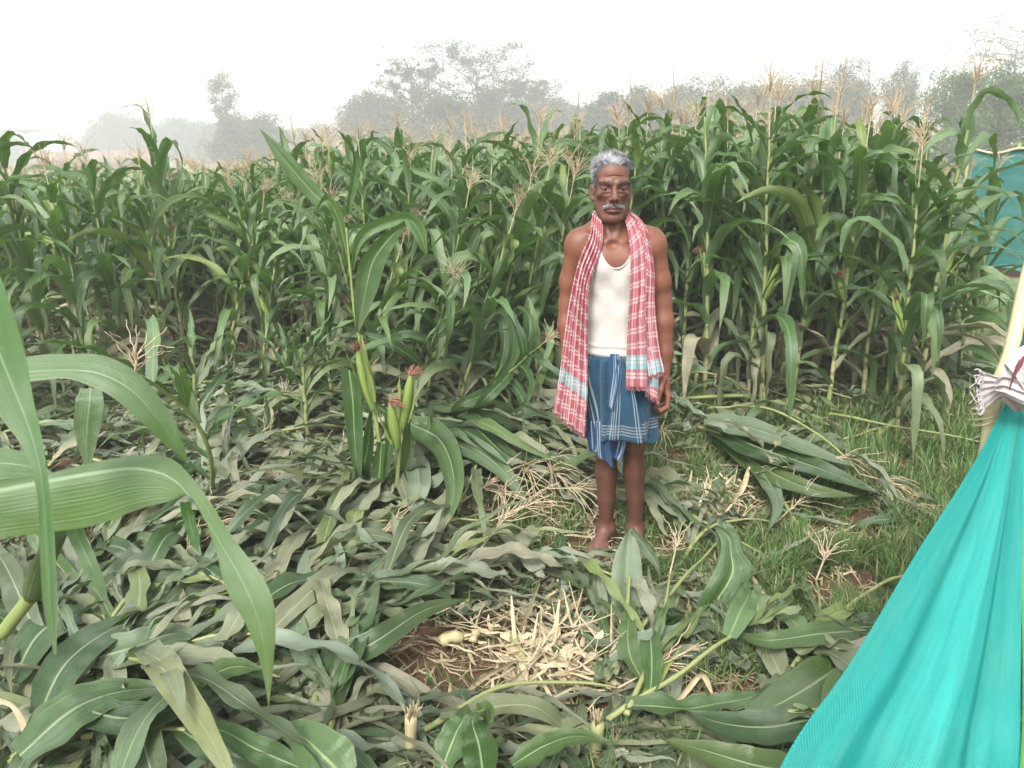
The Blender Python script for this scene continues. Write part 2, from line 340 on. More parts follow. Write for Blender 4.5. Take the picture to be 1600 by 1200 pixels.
def strips(acc, x, y, z, az, L, w, tilt, r, C, seg=4):
    for i in range(len(x)):
        n = seg+1; t = np.linspace(-.5, .5, n); bend = r.normal(0, .5); a = az[i]+bend*t
        px = x[i]+np.cumsum(np.cos(a))*L[i]/n-L[i]/2*math.cos(az[i]); py = y[i]+np.cumsum(np.sin(a))*L[i]/n-L[i]/2*math.sin(az[i])
        pz = gz(px, py)+z[i]+np.maximum(t*L[i]*tilt[i], -0.004*0-z[i]*0.9)+0.004*np.sin(t*9+i)
        P = np.stack([px, py, pz], 1); ro = r.normal(0, .6); S = np.stack([-np.sin(a)*math.cos(ro), np.cos(a)*math.cos(ro), np.full(n, math.sin(ro))], 1)
        ww = w[i]*(1-0.7*np.abs(t*2)**3)/2
        mid = P+np.array([0, 0, 1])*(w[i]*0.22)
        V = np.stack([P-S*ww[:, None], mid, P+S*ww[:, None]], 1).reshape(-1, 3)
        acc.add(V, grid_faces(n, 3), None, C[i])
def build_litter():
    r = np.random.default_rng(5); acc = Acc()
    def patch(n, cx, cy, rx, ry, L, w, c, zz=0.03, tl=0.25):
        x = r.normal(cx, rx, n); y = r.normal(cy, ry, n); 
        C = np.stack([np.clip(r.normal(c[0], .2, n), 0, 1), np.clip(r.normal(c[1], .25, n), 0, 1), 0*x], 1)
        strips(acc, x, y, 0.004+r.random(n)*zz, r.random(n)*6.28, L*(0.4+r.random(n)), w*(0.4+1.2*r.random(n)), r.normal(0, tl, n), r, C)
    patch(150, 0.17, 2.14, .12, .09, .22, .009, (.1, .4), .07, .5)
    patch(45, 0.14, 2.24, .13, .09, .24, .015, (0.1, .4), .09, .6)
    patch(50, 0.18, 2.12, .11, .08, .13, .028, (0.15, .4), .06)
    patch(30, -.08, 2.2, .16, .12, .12, .009, (0.25, .3), .04)
    patch(150, 0.0, 2.5, .16, .10, .13, .008, (0.1, .4), .05)
    patch(240, 1.0, 3.42, .13, .10, .16, .010, (0, .6), .06, .4)
    patch(260, 0.9, 3.3, .35, .22, .14, .007, (0.3, .2), .04)
    patch(260, 0.35, 3.4, .30, .18, .16, .008, (0.2, .3), .05)
    patch(70, 0.75, 1.95, .25, .2, .12, .006, (0.5, .1), .03)
    patch(200, -1.0, 4.4, .4, .3, .15, .007, (0.4, .1), .04)
    patch(60, 1.55, 5.2, .25, .25, .22, .010, (0.2, .4), .08, .4)
    patch(160, -0.9, 5.2, 0.9, .5, .16, .008, (0.4, .2), .06, .3)
    patch(150, 0.25, 2.95, .3, .2, .10, .006, (.1, .4), .03)
    patch(120, -.15, 2.8, .25, .25, .14, .008, (.1, .4), .05)
    patch(160, 1.3, 2.7, .3, .4, .14, .007, (.3, .3), .03)
    g1 = gp(1115, 1085); patch(160, g1[0], g1[1], .09, .05, .07, .003, (.95, 0), .03)
    patch(90, -.15, 2.22, .13, .07, .06, .003, (.95, .0), .02)
    n = 9000; y = 1.4+6.0*r.random(n)**1.2; x = (r.random(n)*2-1)*y*0.75
    C = np.stack([0.7*r.random(n), 0.7*r.random(n)*(r.random(n) < .5), 0*x], 1)
    strips(acc, x, y, 0.003+r.random(n)*.03, r.random(n)*6.28, .06+.12*r.random(n), .003+.006*r.random(n), r.normal(0, .2, n), r, C, 3)
    o = acc.build('straw_litter', M_STRAW); tag(o, 'pale torn straw and husk shreds strewn over the soil', 'straw', kind='stuff')
build_litter()
# ---------------------------------------------------------------- maize
def leaf(acc, base, az, el0, L, W, droop, rng, fold=0.5, wave=0.012, nseg=14, twist=0.0, side=0.0, dry=0.0, pw=1.4, cols=5, clamp=None, kink=None, limp=0.0, yel=0.0):
    s = np.linspace(0, 1, nseg+1); el = el0-droop*s**pw
    if kink is not None: el = el-kink[1]*(1/(1+np.exp(-(s-kink[0])*40)))
    el = np.maximum(el, -1.5)
    if clamp is not None and limp: el = el + limp*np.sin(s*rng.uniform(6, 12)+rng.random()*6)
    a = az+side*s+0.12*np.sin(s*5+rng.random()*6)
    T = np.stack([np.cos(el)*np.cos(a), np.cos(el)*np.sin(a), np.sin(el)], 1)
    P = np.asarray(base, float)+np.vstack([[0, 0, 0], np.cumsum((T[1:]+T[:-1])/2, 0)*L/nseg])
    lift = None
    if clamp is not None:
        g = gz(P[:, 0], P[:, 1])+clamp+0.012*np.sin(s*rng.uniform(5, 14)+rng.random()*6)+0.01
        d = P[:, 2]-g; P[:, 2] = g+np.where(d > 0, d, 0)+0.006*np.exp(-np.abs(d)*60)
        T = np.gradient(P, axis=0); T /= np.linalg.norm(T, axis=1)[:, None]
    S0 = np.stack([-np.sin(a), np.cos(a), 0*a], 1); S0 -= T*np.sum(S0*T, 1)[:, None]; S0 /= np.linalg.norm(S0, axis=1)[:, None]+1e-9
    N0 = np.cross(T, S0); tw = twist*s**1.3+0.25*np.sin(s*4+rng.random()*6)
    if clamp is not None: tw = tw+limp*1.3*np.sin(s*rng.uniform(4, 9)+rng.random()*6)
    c, q = np.cos(tw)[:, None], np.sin(tw)[:, None]; S = S0*c+N0*q; Nn = -S0*q+N0*c
    w = W*(0.55+0.45*np.clip(s/0.2, 0, 1)**0.8)*(1-s**2.1)**1.0+0.001
    fo = fold*(1.1-0.75*s)
    uu = np.array([-1, 0, 1.]) if cols == 3 else np.array([-1, -.5, 0, .5, 1.]); f1, f2 = rng.uniform(18, 34, 2); p1, p2 = rng.random(2)*6.28
    ph = np.where(uu[None, :] < 0, np.sin(s[:, None]*f1+p1), np.sin(s[:, None]*f2+p2))
    rip = wave*(uu[None, :]**2)*ph*np.clip(s*6, 0, 1)[:, None]*np.clip((1-s)*3, 0, 1)[:, None]
    hw = (w/2)[:, None]*np.abs(uu)[None, :]
    off_s = hw*np.sign(uu)[None, :]*np.cos(fo)[:, None]; off_n = hw*np.sin(fo)[:, None]+rip
    V = P[:, None]+S[:, None]*off_s[..., None]+Nn[:, None]*off_n[..., None]
    if clamp is not None:
        g = gz(V[..., 0], V[..., 1])+clamp*0.5+0.004; V[..., 2] = np.where(V[..., 2] < g, g+0.15*(g-V[..., 2]).clip(0, .02), V[..., 2])
    m = len(uu); U = np.stack(np.broadcast_arrays((uu[None, :]+1)/2, s[:, None]), -1)
    acc.add(V.reshape(-1, 3), grid_faces(nseg+1, m), U.reshape(-1, 2), (rng.random(), dry, yel))
    return P
def tassel(acc, base, d, rng, n=12, L=0.2, dark=0.0, spread=0.55, R=0.0022, seg=7, curl=0.5):
    d = np.asarray(d, float); d /= np.linalg.norm(d); ref = np.array([1, 0.3, 0]); S = np.cross(d, ref); S /= np.linalg.norm(S); Q = np.cross(d, S)
    def br(b, dr, ln, r0):
        t = np.linspace(0, 1, seg); P = b+dr*ln*t[:, None]+np.array([0, 0, -1])*ln*curl*rng.uniform(0.1, 1.3)*(t**2.0)[:, None]+rng.normal(0, .003, (seg, 3))
        tube(acc, P, r0*(1-0.5*t)*(1+0.25*np.sin(np.arange(seg)*2.5)), 4, (rng.random(), dark, 0), cap=False)
    br(np.asarray(base), d, L*1.25, R*1.35)
    for i in range(n):
        a = i*2.4+rng.random(); sp = spread*rng.uniform(0.5, 1.25); dr = d*math.cos(sp)+(S*math.cos(a)+Q*math.sin(a))*math.sin(sp)
        br(np.asarray(base)+d*L*0.35*i/n, dr, L*rng.uniform(0.7, 1.1), R)
def ear_mesh(rng, L=0.2, r=0.024, open_=0.0):
    """husk with a pointed tip along +Z, origin at its foot"""
    acc = Acc(); n, m = 14, 16; t = np.linspace(0, 1, n); a = np.linspace(0, 2*np.pi, m, endpoint=False)
    R = r*(np.sin(np.pi*np.clip(t*0.82+0.12, 0, 1))**0.7); R[-1] = r*0.22
    rr = R[:, None]*(1+0.07*np.sin(a*5+t[:, None]*1.5)); V = np.stack([rr*np.cos(a), rr*np.sin(a), np.broadcast_to((t*L)[:, None], rr.shape)], -1)
    U = np.stack(np.broadcast_arrays((a/6.283)[None], t[:, None]), -1); acc.add(V.reshape(-1, 3), grid_faces(n, m, True), U.reshape(-1, 2), (rng.random(), 0, 0))
    for k in range(3):
        az = k*2.1+rng.random(); b = np.array([math.cos(az)*r*.7, math.sin(az)*r*.7, L*.12])
        leaf(acc, b, az, 1.53-open_*rng.random(), L*rng.uniform(.8, 1.15), r*1.4, 0.12+open_*rng.random(), rng, fold=-0.6, wave=0.003, nseg=8, dry=0.15*rng.random())
    return acc
def silk_mesh(rng, L=0.2, ln=0.06, n=46, droop=1.0, az0=0):
    acc = Acc()
    for i in range(n):
        a = rng.random()*6.28; sp = rng.uniform(0.05, .7); d = np.array([math.cos(a)*math.sin(sp), math.sin(a)*math.sin(sp), math.cos(sp)])
        t = np.linspace(0, 1, 5)[:, None]; P = np.array([0, 0, L*0.96])+d*ln*t*rng.uniform(.6, 1.2)+np.array([math.cos(az0), math.sin(az0), -.8])*ln*droop*t**2*.7
        tube(acc, P, 0.0018*(1-0.5*t[:, 0]), 4, (rng.random(), 0, 0), cap=False)
    return acc
def align(o, d):
    o.rotation_euler = Vector(d).to_track_quat('Z', 'Y').to_euler()
_er = np.random.default_rng(77)
EARS = [(ear_mesh(_er, .20, .021, .08), silk_mesh(_er, .20)), (ear_mesh(_er, .17, .020, .3), silk_mesh(_er, .17)), (ear_mesh(_er, .22, .022, .05), silk_mesh(_er, .22, .05, 50, .4))]
def _m(acc, nm, mt):
    me = new_mesh(nm, np.concatenate(acc.V), np.concatenate(acc.F), np.concatenate(acc.U), np.concatenate(acc.C)); me.materials.append(mt); return me
EARS = [(_m(a, 'ear', M_HUSK), _m(b, 'silk', M_SILK)) for a, b in EARS]
def add_ear(parent, k, loc, d, scale=1.0, name='ear'):
    e = bpy.data.objects.new(name, EARS[k % 3][0]); COL.objects.link(e); e.location = loc; align(e, d); e.scale = (scale,)*3
    if parent is not None: e.parent = parent
    s = bpy.data.objects.new('silk', EARS[k % 3][1]); COL.objects.link(s); s.parent = e
    return e
def make_plant(seed, H=1.7, nleaf=16, low_dry=0.3, ears=1, lean=0.03, tass=True, quality=1, bushy=1.0, tass_dark=0.0, W=0.094, top_up=0.4):
    """an upright maize plant at the origin, as accumulators"""
    r = np.random.default_rng(seed); n = 16; t = np.linspace(0, 1, n); la = r.random()*6.28
    P = np.stack([math.cos(la)*lean*H*t**1.6+.004*np.sin(t*19), math.sin(la)*lean*H*t**1.6, t*H*0.93], 1)
    R = 0.0125*(1-0.68*t); st = Acc()
    nn = nleaf; hs_ = 0.10+0.86*(np.arange(nn)+.5)/nn
    fine = np.linspace(0, 1, 60); PF = np.stack([np.interp(fine, t, P[:, k]) for k in range(3)], 1)
    RF = 0.0125*(1-0.68*fine)*(1+0.22*np.exp(-((fine[:, None]-hs_[None, :])/0.008)**2).sum(1))
    tube(st, PF, RF, 7, (r.random(), 0.05, 0)); lf = Acc(); az0 = r.random()*6.28; ey = []
    for i, h in enumerate(hs_):
        b = np.array([np.interp(h, t, P[:, k]) for k in range(3)]); az = az0+(i % 2)*math.pi+r.normal(0, .35)+i*0.12
        up = h; dry = 0.0
        if h < 0.28: dry = min(1, max(0, low_dry+r.normal(0, .35)))
        L = r.uniform(.62, .95)*(0.75+0.3*math.sin(math.pi*min(1, h+.12)))*bushy; el = 0.85+0.45*up+r.normal(0, .12)
        if up > 0.8: L *= 0.72; 
        dr = r.uniform(1.5, 3.0)*(1.15-top_up*up)+(0.5 if dry > .5 else 0)
        b2 = b+np.array([math.cos(az), math.sin(az), 0])*0.009
        kk = (r.uniform(.35, .7), r.uniform(.8, 1.6)) if r.random() < .42 else None
        leaf(lf, b2, az, el, L, W*r.uniform(.8, 1.15)*(0.75+.35*math.sin(math.pi*h)), dr, r, fold=0.55, wave=0.010, nseg=(16 if quality else 8), twist=r.normal(0, 1.0), side=r.normal(0, .5), dry=dry, yel=(r.random() if r.random() < .15 else 0), pw=r.uniform(.9, 2.0), cols=(5 if quality else 3), kink=kk)
        sh = np.linspace(h-0.065, h, 5); PS = np.stack([np.interp(sh, t, P[:, k]) for k in range(3)], 1); tube(st, PS, 0.0125*(1-0.68*sh)+0.0028, 7, (r.random(), 0.1+.6*dry, 0), cap=False)
        if 0.42 < h < 0.62: ey.append((b, az))
    ta = None
    if tass:
        ta = Acc(); top = P[-1]; tube(ta, np.array([top-[0, 0, .1], top, top+[0, 0, .08*H]]), [.004, .0035, .003], 5, (.3, 0, 0), cap=False)
        tassel(ta, top+[0, 0, .055*H], [math.cos(la)*.15, math.sin(la)*.15, 1], r, n=int(r.integers(13, 22)), L=r.uniform(.18, .25), dark=tass_dark, spread=r.uniform(.4, .8), R=.0021 if quality else .003, seg=7 if quality else 3)
    return st, lf, ta, ey[:ears]
PROT = []
specs = [dict(H=1.78, ears=1), dict(H=1.86, ears=1, low_dry=.7), dict(H=1.70, ears=0, bushy=1.1), dict(H=1.82, ears=2, top_up=.75), dict(H=1.75, ears=1, lean=.09, low_dry=.8), dict(H=1.9, ears=0, nleaf=17, top_up=.8),
         dict(H=1.72, ears=1, bushy=1.15, W=.095), dict(H=1.8, ears=0, lean=.12), dict(H=1.84, ears=1, nleaf=17), dict(H=1.66, ears=0, low_dry=.2, tass_dark=.5)]
for i, s in enumerate(specs):
    st, lf, ta, ey = make_plant(100+i*7, **s)
    PROT.append((_m(st, 'stalk', M_STALK), _m(lf, 'leaves', M_LEAF), _m(ta, 'tassel', M_TASSEL), ey, s['H']))
GRP_S = 'maize plants left standing'
def stand(x, y, k, h, rz, label, tilt=(0, 0), group=GRP_S, tas=True):
    st, lf, ta, ey, H = PROT[k]; s = h/(H+0.0)
    e = empty('corn_plant', (x, y, float(gz(x, y))-.01)); e.rotation_euler = (tilt[0], tilt[1], rz); e.scale = (min(1.12, max(.85, s)),)*2+(s,)
    tag(e, label, 'corn plant', group)
    for nm, me in (('stalk', st), ('leaves', lf), ('tassel', ta))[:3 if tas else 2]:
        o = bpy.data.objects.new(nm, me); COL.objects.link(o); o.parent = e
    for j, (b, az) in enumerate(ey): add_ear(e, k+j, b+np.array([math.cos(az), math.sin(az), 0])*.012, (math.cos(az)*.45, math.sin(az)*.45, 1), 1.0)
    return e
def front_y(x):
    return float(np.interp(x, [-9, -4, -1.6, -1.2, -.4, .5, 1.0, 1.5, 3.3, 4.2], [7.0, 6.3, 6.2, 5.6, 5.4, 5.35, 5.0, 4.75, 4.55, 5.6]))
def height_at(x, y):
    return float(np.interp(x/y*5, [-4, -1.7, -1.2, .0, .8, 1.3, 2.2, 2.6, 3.2], [1.42, 1.48, 1.68, 1.74, 1.80, 1.88, 1.88, 1.72, 1.45]))*(1.0 if y < 8 else float(np.interp(y, [8, 15], [1, .93])))
def in_field(x, y):
    if y < front_y(x): return False
    q = x/y
    if q > (0.59 if y < 5.6 else .53): return False
    if q > 0.40 and y > 7.6: return False
    if q > 0.15 and y > 12: return False
    if y > 20 or (q < -.2 and y > 15): return False
    return True
ORD = 'first second third fourth fifth sixth seventh eighth ninth tenth eleventh twelfth thirteenth fourteenth fifteenth sixteenth seventeenth eighteenth nineteenth twentieth'.split()+['twenty-%s' % q for q in 'first second third fourth fifth'.split()]
def build_stand():
    r = np.random.default_rng(21); pts = []
    row = 0; y0 = 4.3
    while y0 < 38:
        sp = 0.20 if y0 < 7.5 else (0.26 if y0 < 12 else 0.34)
        x = -y0*0.80-.5
        while x < y0*0.64:
            xx = x+r.normal(0, .05); yy = y0+r.normal(0, .07)
            if in_field(xx, yy) and r.random() < .93: pts.append((xx, yy))
            x += sp
        y0 += 0.55 if y0 < 12 else 0.9
    # plants along the ragged edge of the stand, at the spots where the photograph shows a stalk foot
    edge = [(1065, 600), (1130, 612), (1190, 652), (1236, 640), (1290, 648), (1345, 640), (1400, 688), (1432, 640), (1470, 600), (1510, 590), (1100, 590), (290, 560), (345, 545), (410, 548), (520, 560), (590, 590), (655, 600), (240, 545), (700, 610), (760, 600), (10, 640), (85, 620), (150, 640), (205, 620), (262, 605), (-40, 680), (120, 580)]
    ep = [tuple(gp(*e)) for e in edge]
    pts = [p for p in pts if min((p[0]-e[0])**2+(p[1]-e[1])**2 for e in ep) > .02]
    pts.sort(key=lambda p: p[1]-front_y(p[0])*0.9+abs(p[0])*.02)
    near = pts[:300-len(ep)-8]; far = pts[len(near):]
    names = ['corn plant whose foot stands %s' % s for s in (
        'just behind the bare elbow of the man', 'second from the man\'s elbow along the front row', 'third from the man\'s elbow along the front row', 'fourth from the man\'s elbow, beside a pink silked ear',
        'in the middle of the front row between man and net', 'beside the straw patch between man and net', 'ahead of all others near the teal net, thick pale stalk', 'behind the thick pale stalk',
        'second last of the front row before the teal net', 'last in the front row before the far teal net', 'close behind the man\'s bare shoulder', 'tall, alone above the stand by the brick wall',
        'beside the tall one below the slender tree', 'low, with brown tassel below the slender tree', 'behind the pair of short young plants', 'behind the broken pair with three ears',
        'leaning over the broken pair with three ears', 'with drooping leaves before the brick wall', 'among the lodged stalks beside the man\'s towel', 'between the broken pair and the man\'s towel',
        'ahead of its row, first over the arching leaf', 'nearer than its row, second over the arching leaf', 'nearer than its row, third over the arching leaf', 'close ahead of its row, behind the open tassel', 'nearer than its row, just past the wide open tassel', 'closest of all to the hanging leaf tips', 'tall, just behind the wide open tassel')]
    for i, (x, y) in enumerate(ep):
        h = height_at(x, y)*r.uniform(.97, 1.05)
        if i == 11: h = 1.95
        if i == 7: h = 1.98
        if i >= 20: h = r.uniform(1.5, 1.68) if i not in (20, 21, 25) else 1.78
        stand(x, y, int(r.integers(10)), h, r.random()*6.28, names[i], (r.normal(0, .03), r.normal(0, .03)))
    cnt_ = {}
    near.sort(key=lambda p: abs(p[0]/p[1]-.15))
    for (x, y) in near:
        q = x/y; d = y-front_y(x)
        side = 'behind the man' if .0 < q < .28 else ('between the man and the teal net' if q >= .28 else ('below the tree clump' if q > -.25 else 'below the brick wall'))
        dep = 'second row' if d < .9 else ('middle rows' if d < 2.2 else 'back rows')
        h = height_at(x, y)*r.uniform(.88, 1.10)
        lab = 'green corn plant in the %s %s' % (dep, side)
        if dep == 'second row' and cnt_.get(lab, 0) < 25: lab0 = lab; cnt_[lab0] = cnt_.get(lab0, 0)+1; lab = 'second row corn plant %s, %s from him' % (side, ORD[cnt_[lab0]-1])
        stand(x, y, int(r.integers(10)), h, r.random()*6.28, lab, (r.normal(0, .06), r.normal(0, .06)), group='%s %s' % (dep, side), tas=r.random() < (.65 if (-.25 < q < .02 or q > .12) else .35))
    # bare dark spikes standing above the tassels
    for n_, (px, py, Y) in enumerate([(1052, 92, 5.6), (1286, 92, 5.4), (1323, 92, 5.5), (988, 108, 5.8), (905, 138, 6.2), (1017, 128, 5.9), (1130, 134, 5.7), (452, 176, 6.2), (1206, 142, 5.8)]):
        p = at(px, py, Y); A = Acc(); rr = np.random.default_rng(60+n_); t = np.linspace(0, 1, 14)[:, None]; P = np.array([0, 0, 0])*(1-t)+np.array([0, 0, p[2]-1.2])*t+np.array([.02, 0, 0])*np.sin(t*3); tube(A, P, np.interp(t[:, 0], [0, .7, .75, 1], [.005, .003, .0055, .003]), 6, (.6, .8 if n_ in (1, 2, 4, 5, 6) else .3, 0))
        if n_ in (0, 3, 7, 8): tassel(A, P[8], [0, 0, 1], rr, n=8, L=.26, dark=.3, spread=.5, R=.0022)
        st, lf, ta, ey, H = PROT[5]; e = empty('corn_plant', (p[0], Y, 0)); s_ = 1.78/H; e.scale = (1, 1, 1); e.rotation_euler = (0, 0, n_)
        tag(e, ['corn plant with a thin branched tassel high between two trees of the hedge', 'corn plant with the first of two equal high dark spikes by the bamboo', 'corn plant with the second of two equal high dark spikes by the bamboo', 'corn plant with a branched high tassel just past the head of the man', 'corn plant with a lone dark spike before the head of the man', 'corn plant with a short dark spike past the branched high tassel', 'corn plant with a dark spike alone over the middle of the stand', 'corn plant with a lone thin tassel beside the slender tree', 'corn plant with a low branched spike before the pair of dark spikes'][n_], 'corn plant', 'maize plants with tall spikes')
        for nm, me in (('stalk', st), ('leaves', lf)):
            o = bpy.data.objects.new(nm, me); COL.objects.link(o); o.parent = e; o.scale = (1, 1, s_)
        o = A.build('tassel', M_TASSEL, e, (0, 0, 1.2))
    # plants knocked aslant at the edge of the stand, between the broken pair and the man
    for n_, (px, py, h, tx, ty) in enumerate([(665, 610, 1.5, .25, .45), (700, 600, 1.5, .3, .6), (735, 625, 1.4, .45, .55), (770, 605, 1.4, .3, .5), (800, 620, 1.3, .5, .7), (640, 640, 1.2, .5, .4), (720, 650, 1.2, .8, .6), (835, 600, 1.3, .3, .4), (600, 585, 1.4, .35, .35), (1500, 600, 1.2, .5, -.5), (560, 575, 1.4, .5, .1), (628, 612, 1.6, .1, .12), (662, 650, 1.5, .15, .2), (706, 668, 1.45, .1, .28), (748, 655, 1.55, .12, .22), (790, 648, 1.6, .08, .2), (826, 640, 1.55, .15, .15), (852, 620, 1.6, .1, .1), (590, 628, 1.5, .1, -.1), (350, 605, 1.45, .1, .2), (405, 618, 1.35, -.2, .15), (460, 598, 1.5, .1, -.15), (515, 612, 1.4, .25, .1), (548, 640, 1.3, .2, .35)]):
        g = gp(px, py); stand(g[0], g[1], (n_*3) % 10, h, 0, 'lodged corn plant leaning aslant at the stand edge, %s from the pair towards the man' % ORD[n_ % 25], (tx, ty), group='maize plants knocked aslant')
    # short young plants in the clearing
    for n_, (px, py, h) in enumerate([(482, 692, .62), (455, 640, .5), (318, 735, .8), (520, 640, .45)]):
        st, lf, ta, ey = make_plant(700+n_, H=h, nleaf=9, ears=0, tass=False, bushy=.62, W=.05, low_dry=.1, top_up=.9); g = gp(px, py); e = empty('corn_plant', (g[0], g[1], float(gz(*g))))
        tag(e, ['short upright young maize standing on the brown patch of the clearing', 'short young maize just behind the one on the brown patch', 'broken low maize with stiff crossing leaves behind the pale arching leaf', 'smallest young maize at the back of the clearing'][n_], 'corn plant', 'young maize plants'); st.build('stalk', M_STALK, e); lf.build('leaves', M_LEAF, e)
    # a bent plant holding a wide open pale tassel
    e = empty('corn_plant', (*gp(330, 790), 0)); O = np.array(e.location); rr = np.random.default_rng(5); c = at(212, 585, 2.5); tag(e, 'bent maize holding up a wide open straw coloured tassel above the pale arching leaf', 'corn plant')
    A = Acc(); P = smooth_path([O, at(330, 720, 2.9), at(300, 650, 2.75), at(240, 600, 2.6), c], 30); tube(A, P-O, np.linspace(.012, .004, 30), 7, (.5, 0, 0)); A.build('stalk', M_STALK, e)
    A = Acc(); tassel(A, c-O, [.12, 0, 1], rr, n=12, L=.20, dark=0, spread=.85, R=.0026, curl=.3); A.build('tassel', M_TASSEL, e)
    A = Acc()
    for k in range(7): leaf(A, P[4+k*3]-O, rr.random()*6.28, .9, rr.uniform(.4, .6), .06, rr.uniform(1, 2), rr, nseg=16, fold=.5, twist=rr.normal(0, .6))
    A.build('leaves', M_LEAF, e)
    # all the maize beyond the first three hundred plants
    low = []
    for s in range(6):
        st, lf, ta, ey = make_plant(900+s, H=1.7, nleaf=10, ears=0, quality=0); low.append((st, lf, ta))
    for idx, nm, mt in ((1, 'corn_field', M_LEAF), (0, 'corn_field_stalks', M_STALK), (2, 'corn_field_tassels', M_TASSEL)):
        A = Acc(); rr = np.random.default_rng(4)
        data = [(np.concatenate(l[idx].V), np.concatenate(l[idx].F), np.concatenate(l[idx].U), np.concatenate(l[idx].C)) for l in low]
        for (x, y) in far:
            if idx == 2 and rr.random() < .5: rr.random(3); continue
            k = int(rr.integers(6)); a = rr.random()*6.28; h = height_at(x, y)*rr.uniform(.92, 1.06)/1.7
            if y > 12: h *= np.interp(y, [12, 35], [1, .93])
            V, F, U, C = data[k]; c, s = math.cos(a), math.sin(a); W = np.stack([V[:, 0]*c-V[:, 1]*s+x, V[:, 0]*s+V[:, 1]*c+y, V[:, 2]*h], 1)
            A.add(W, F, U, C)
        if idx == 1: root = A.build(nm, mt); tag(root, 'deep mass of green maize stretching away to the wall and trees', 'corn field', kind='stuff')
        else:
            o = A.build('stalks' if idx == 0 else 'tassels', mt, root); o['kind'] = 'stuff'
    print('near', len(near)+len(ep), 'far', len(far))
build_stand()
# ---- lodged and broken plants on the ground
M_FS = M_STALK
CLEAR = [(gp(768, 1035), .37, .20, 1.0), (gp(700, 1120), .18, .08, .6), (gp(860, 1110), .2, .08, .7), (gp(1115, 1085), .15, .09, 1.0), (gp(955, 862), .16, .20, 1.0), (gp(800, 820), .26, .28, .75), (gp(1080, 900), .22, .3, .6), (gp(1330, 860), .35, .55, .8), (gp(1450, 740), .4, .8, .85), (gp(1180, 790), .22, .14, .7), (gp(480, 690), .22, .2, .7)]
def keep_clear(x, y):
    return max(w*(1 if ((x-c[0])/rx)**2+((y-c[1])/ry)**2 < 1 else 0) for c, rx, ry, w in CLEAR)
def fallen(x0, y0, x1, y1, seed, label, lift=0.03, rise=0.06, nleaf=9, tass=True, ear=0, spread=.6, dry=0.1, W=.085, LL=(.45, .75), group='fallen maize plants', green=False, curve=.15, e0=.35):
    r = np.random.default_rng(seed); n = 30; t = np.linspace(0, 1, n); p0 = np.array([x0, y0]); p1 = np.array([x1, y1]); D = p1-p0; L = np.linalg.norm(D); D /= L; Nn = np.array([-D[1], D[0]])
    C = p0+np.outer(t, D)*L+np.outer(np.sin(t*math.pi)*curve*L*r.normal(0, .6), Nn)
    z = gz(C[:, 0], C[:, 1])+lift+.012+rise*np.sin(t*math.pi*.9)*r.uniform(.5, 1.3)
    P = np.column_stack([C, z]); O = P[0].copy(); O[2] = float(gz(x0, y0))
    st = Acc(); hs_ = (np.arange(nleaf)+.7)/(nleaf+.6)
    RF = 0.009*(1-0.6*t); tf = np.linspace(0, 1, 70); PF = np.stack([np.interp(tf, t, P[:, k]) for k in range(3)], 1); RR = .0095*(1-.6*tf)*(1+.25*np.exp(-((tf[:, None]-hs_[None])/.008)**2).sum(1))
    tube(st, PF-O, RR, 7, (r.random(), .1+.2*r.random(), 0))
    lf = Acc(); ad = math.atan2(D[1], D[0]); lfp = []
    A0 = None
    for i, h in enumerate(hs_):
        b = np.array([np.interp(h, t, P[:, k]) for k in range(3)]); sgn = 1 if i % 2 else -1
        az = ad+sgn*spread*r.uniform(.25, 1.2)+r.normal(0, .12); A = Acc()
        Lf = r.uniform(*LL)*1.3*(1 if h < .8 else .75); Wf = W*r.uniform(.6, 1.05); torn = r.random() < .33; yl = r.random() if r.random() < .22 else 0
        if any(keep_clear(b[0]+math.cos(az)*Lf*q_, b[1]+math.sin(az)*Lf*q_) > r.random() for q_ in (.35, .65, .95)): continue
        for q_ in range(3 if torn else 1):
            leaf(A, b, az+(r.normal(0, .13) if torn else 0), e0*r.uniform(.1, 1.6), Lf*(r.uniform(.6, 1) if torn else 1), Wf*(.36 if torn else 1), r.uniform(.7, 1.8), r, fold=.35, wave=.012, nseg=20, twist=r.normal(0, .75), side=r.normal(0, .35), dry=min(1, max(0, r.normal(dry+.08, .28))), pw=1.2, clamp=lift+r.uniform(0, .045), limp=.15, yel=yl,
                 kink=(r.uniform(.25, .75), r.uniform(-.6, 1.4)) if r.random() < .5 else None)
        vv_ = np.concatenate(A.V)
        if np.mean([any(((q[0]-c_[0])/rx_)**2+((q[1]-c_[1])/ry_)**2 < 1 for c_, rx_, ry_, w_ in CLEAR if w_ > .9) for q in vv_[::9]]) > .12: continue
        lf.add(vv_-O, np.concatenate(A.F), np.concatenate(A.U), np.concatenate(A.C))
    if not lf.V: return None
    e = empty('fallen_corn_plant', O); tag(e, label, 'fallen corn plant', group)
    st.build('stalk', M_FS, e); lf.build('leaves', M_LEAF if green else M_FALL, e)
    if tass:
        ta = Acc(); b = P[-1]-O; d = np.array([D[0], D[1], r.uniform(.05, .4)]); tube(ta, np.array([b, b+d*.12]), [.004, .003], 5, (.4, 0, 0), cap=False)
        tassel(ta, b+d*.11, d, r, n=int(r.integers(11, 17)), L=r.uniform(.16, .24), spread=.6, R=.0026, curl=.35); ta.build('tassel', M_TASSEL, e)
    if ear:
        h = .55; b = np.array([np.interp(h, t, P[:, k]) for k in range(3)])-O; add_ear(e, seed, b, (D[0]*.8+Nn[0]*.4, D[1]*.8+Nn[1]*.4, .25), 1.0)
    return e
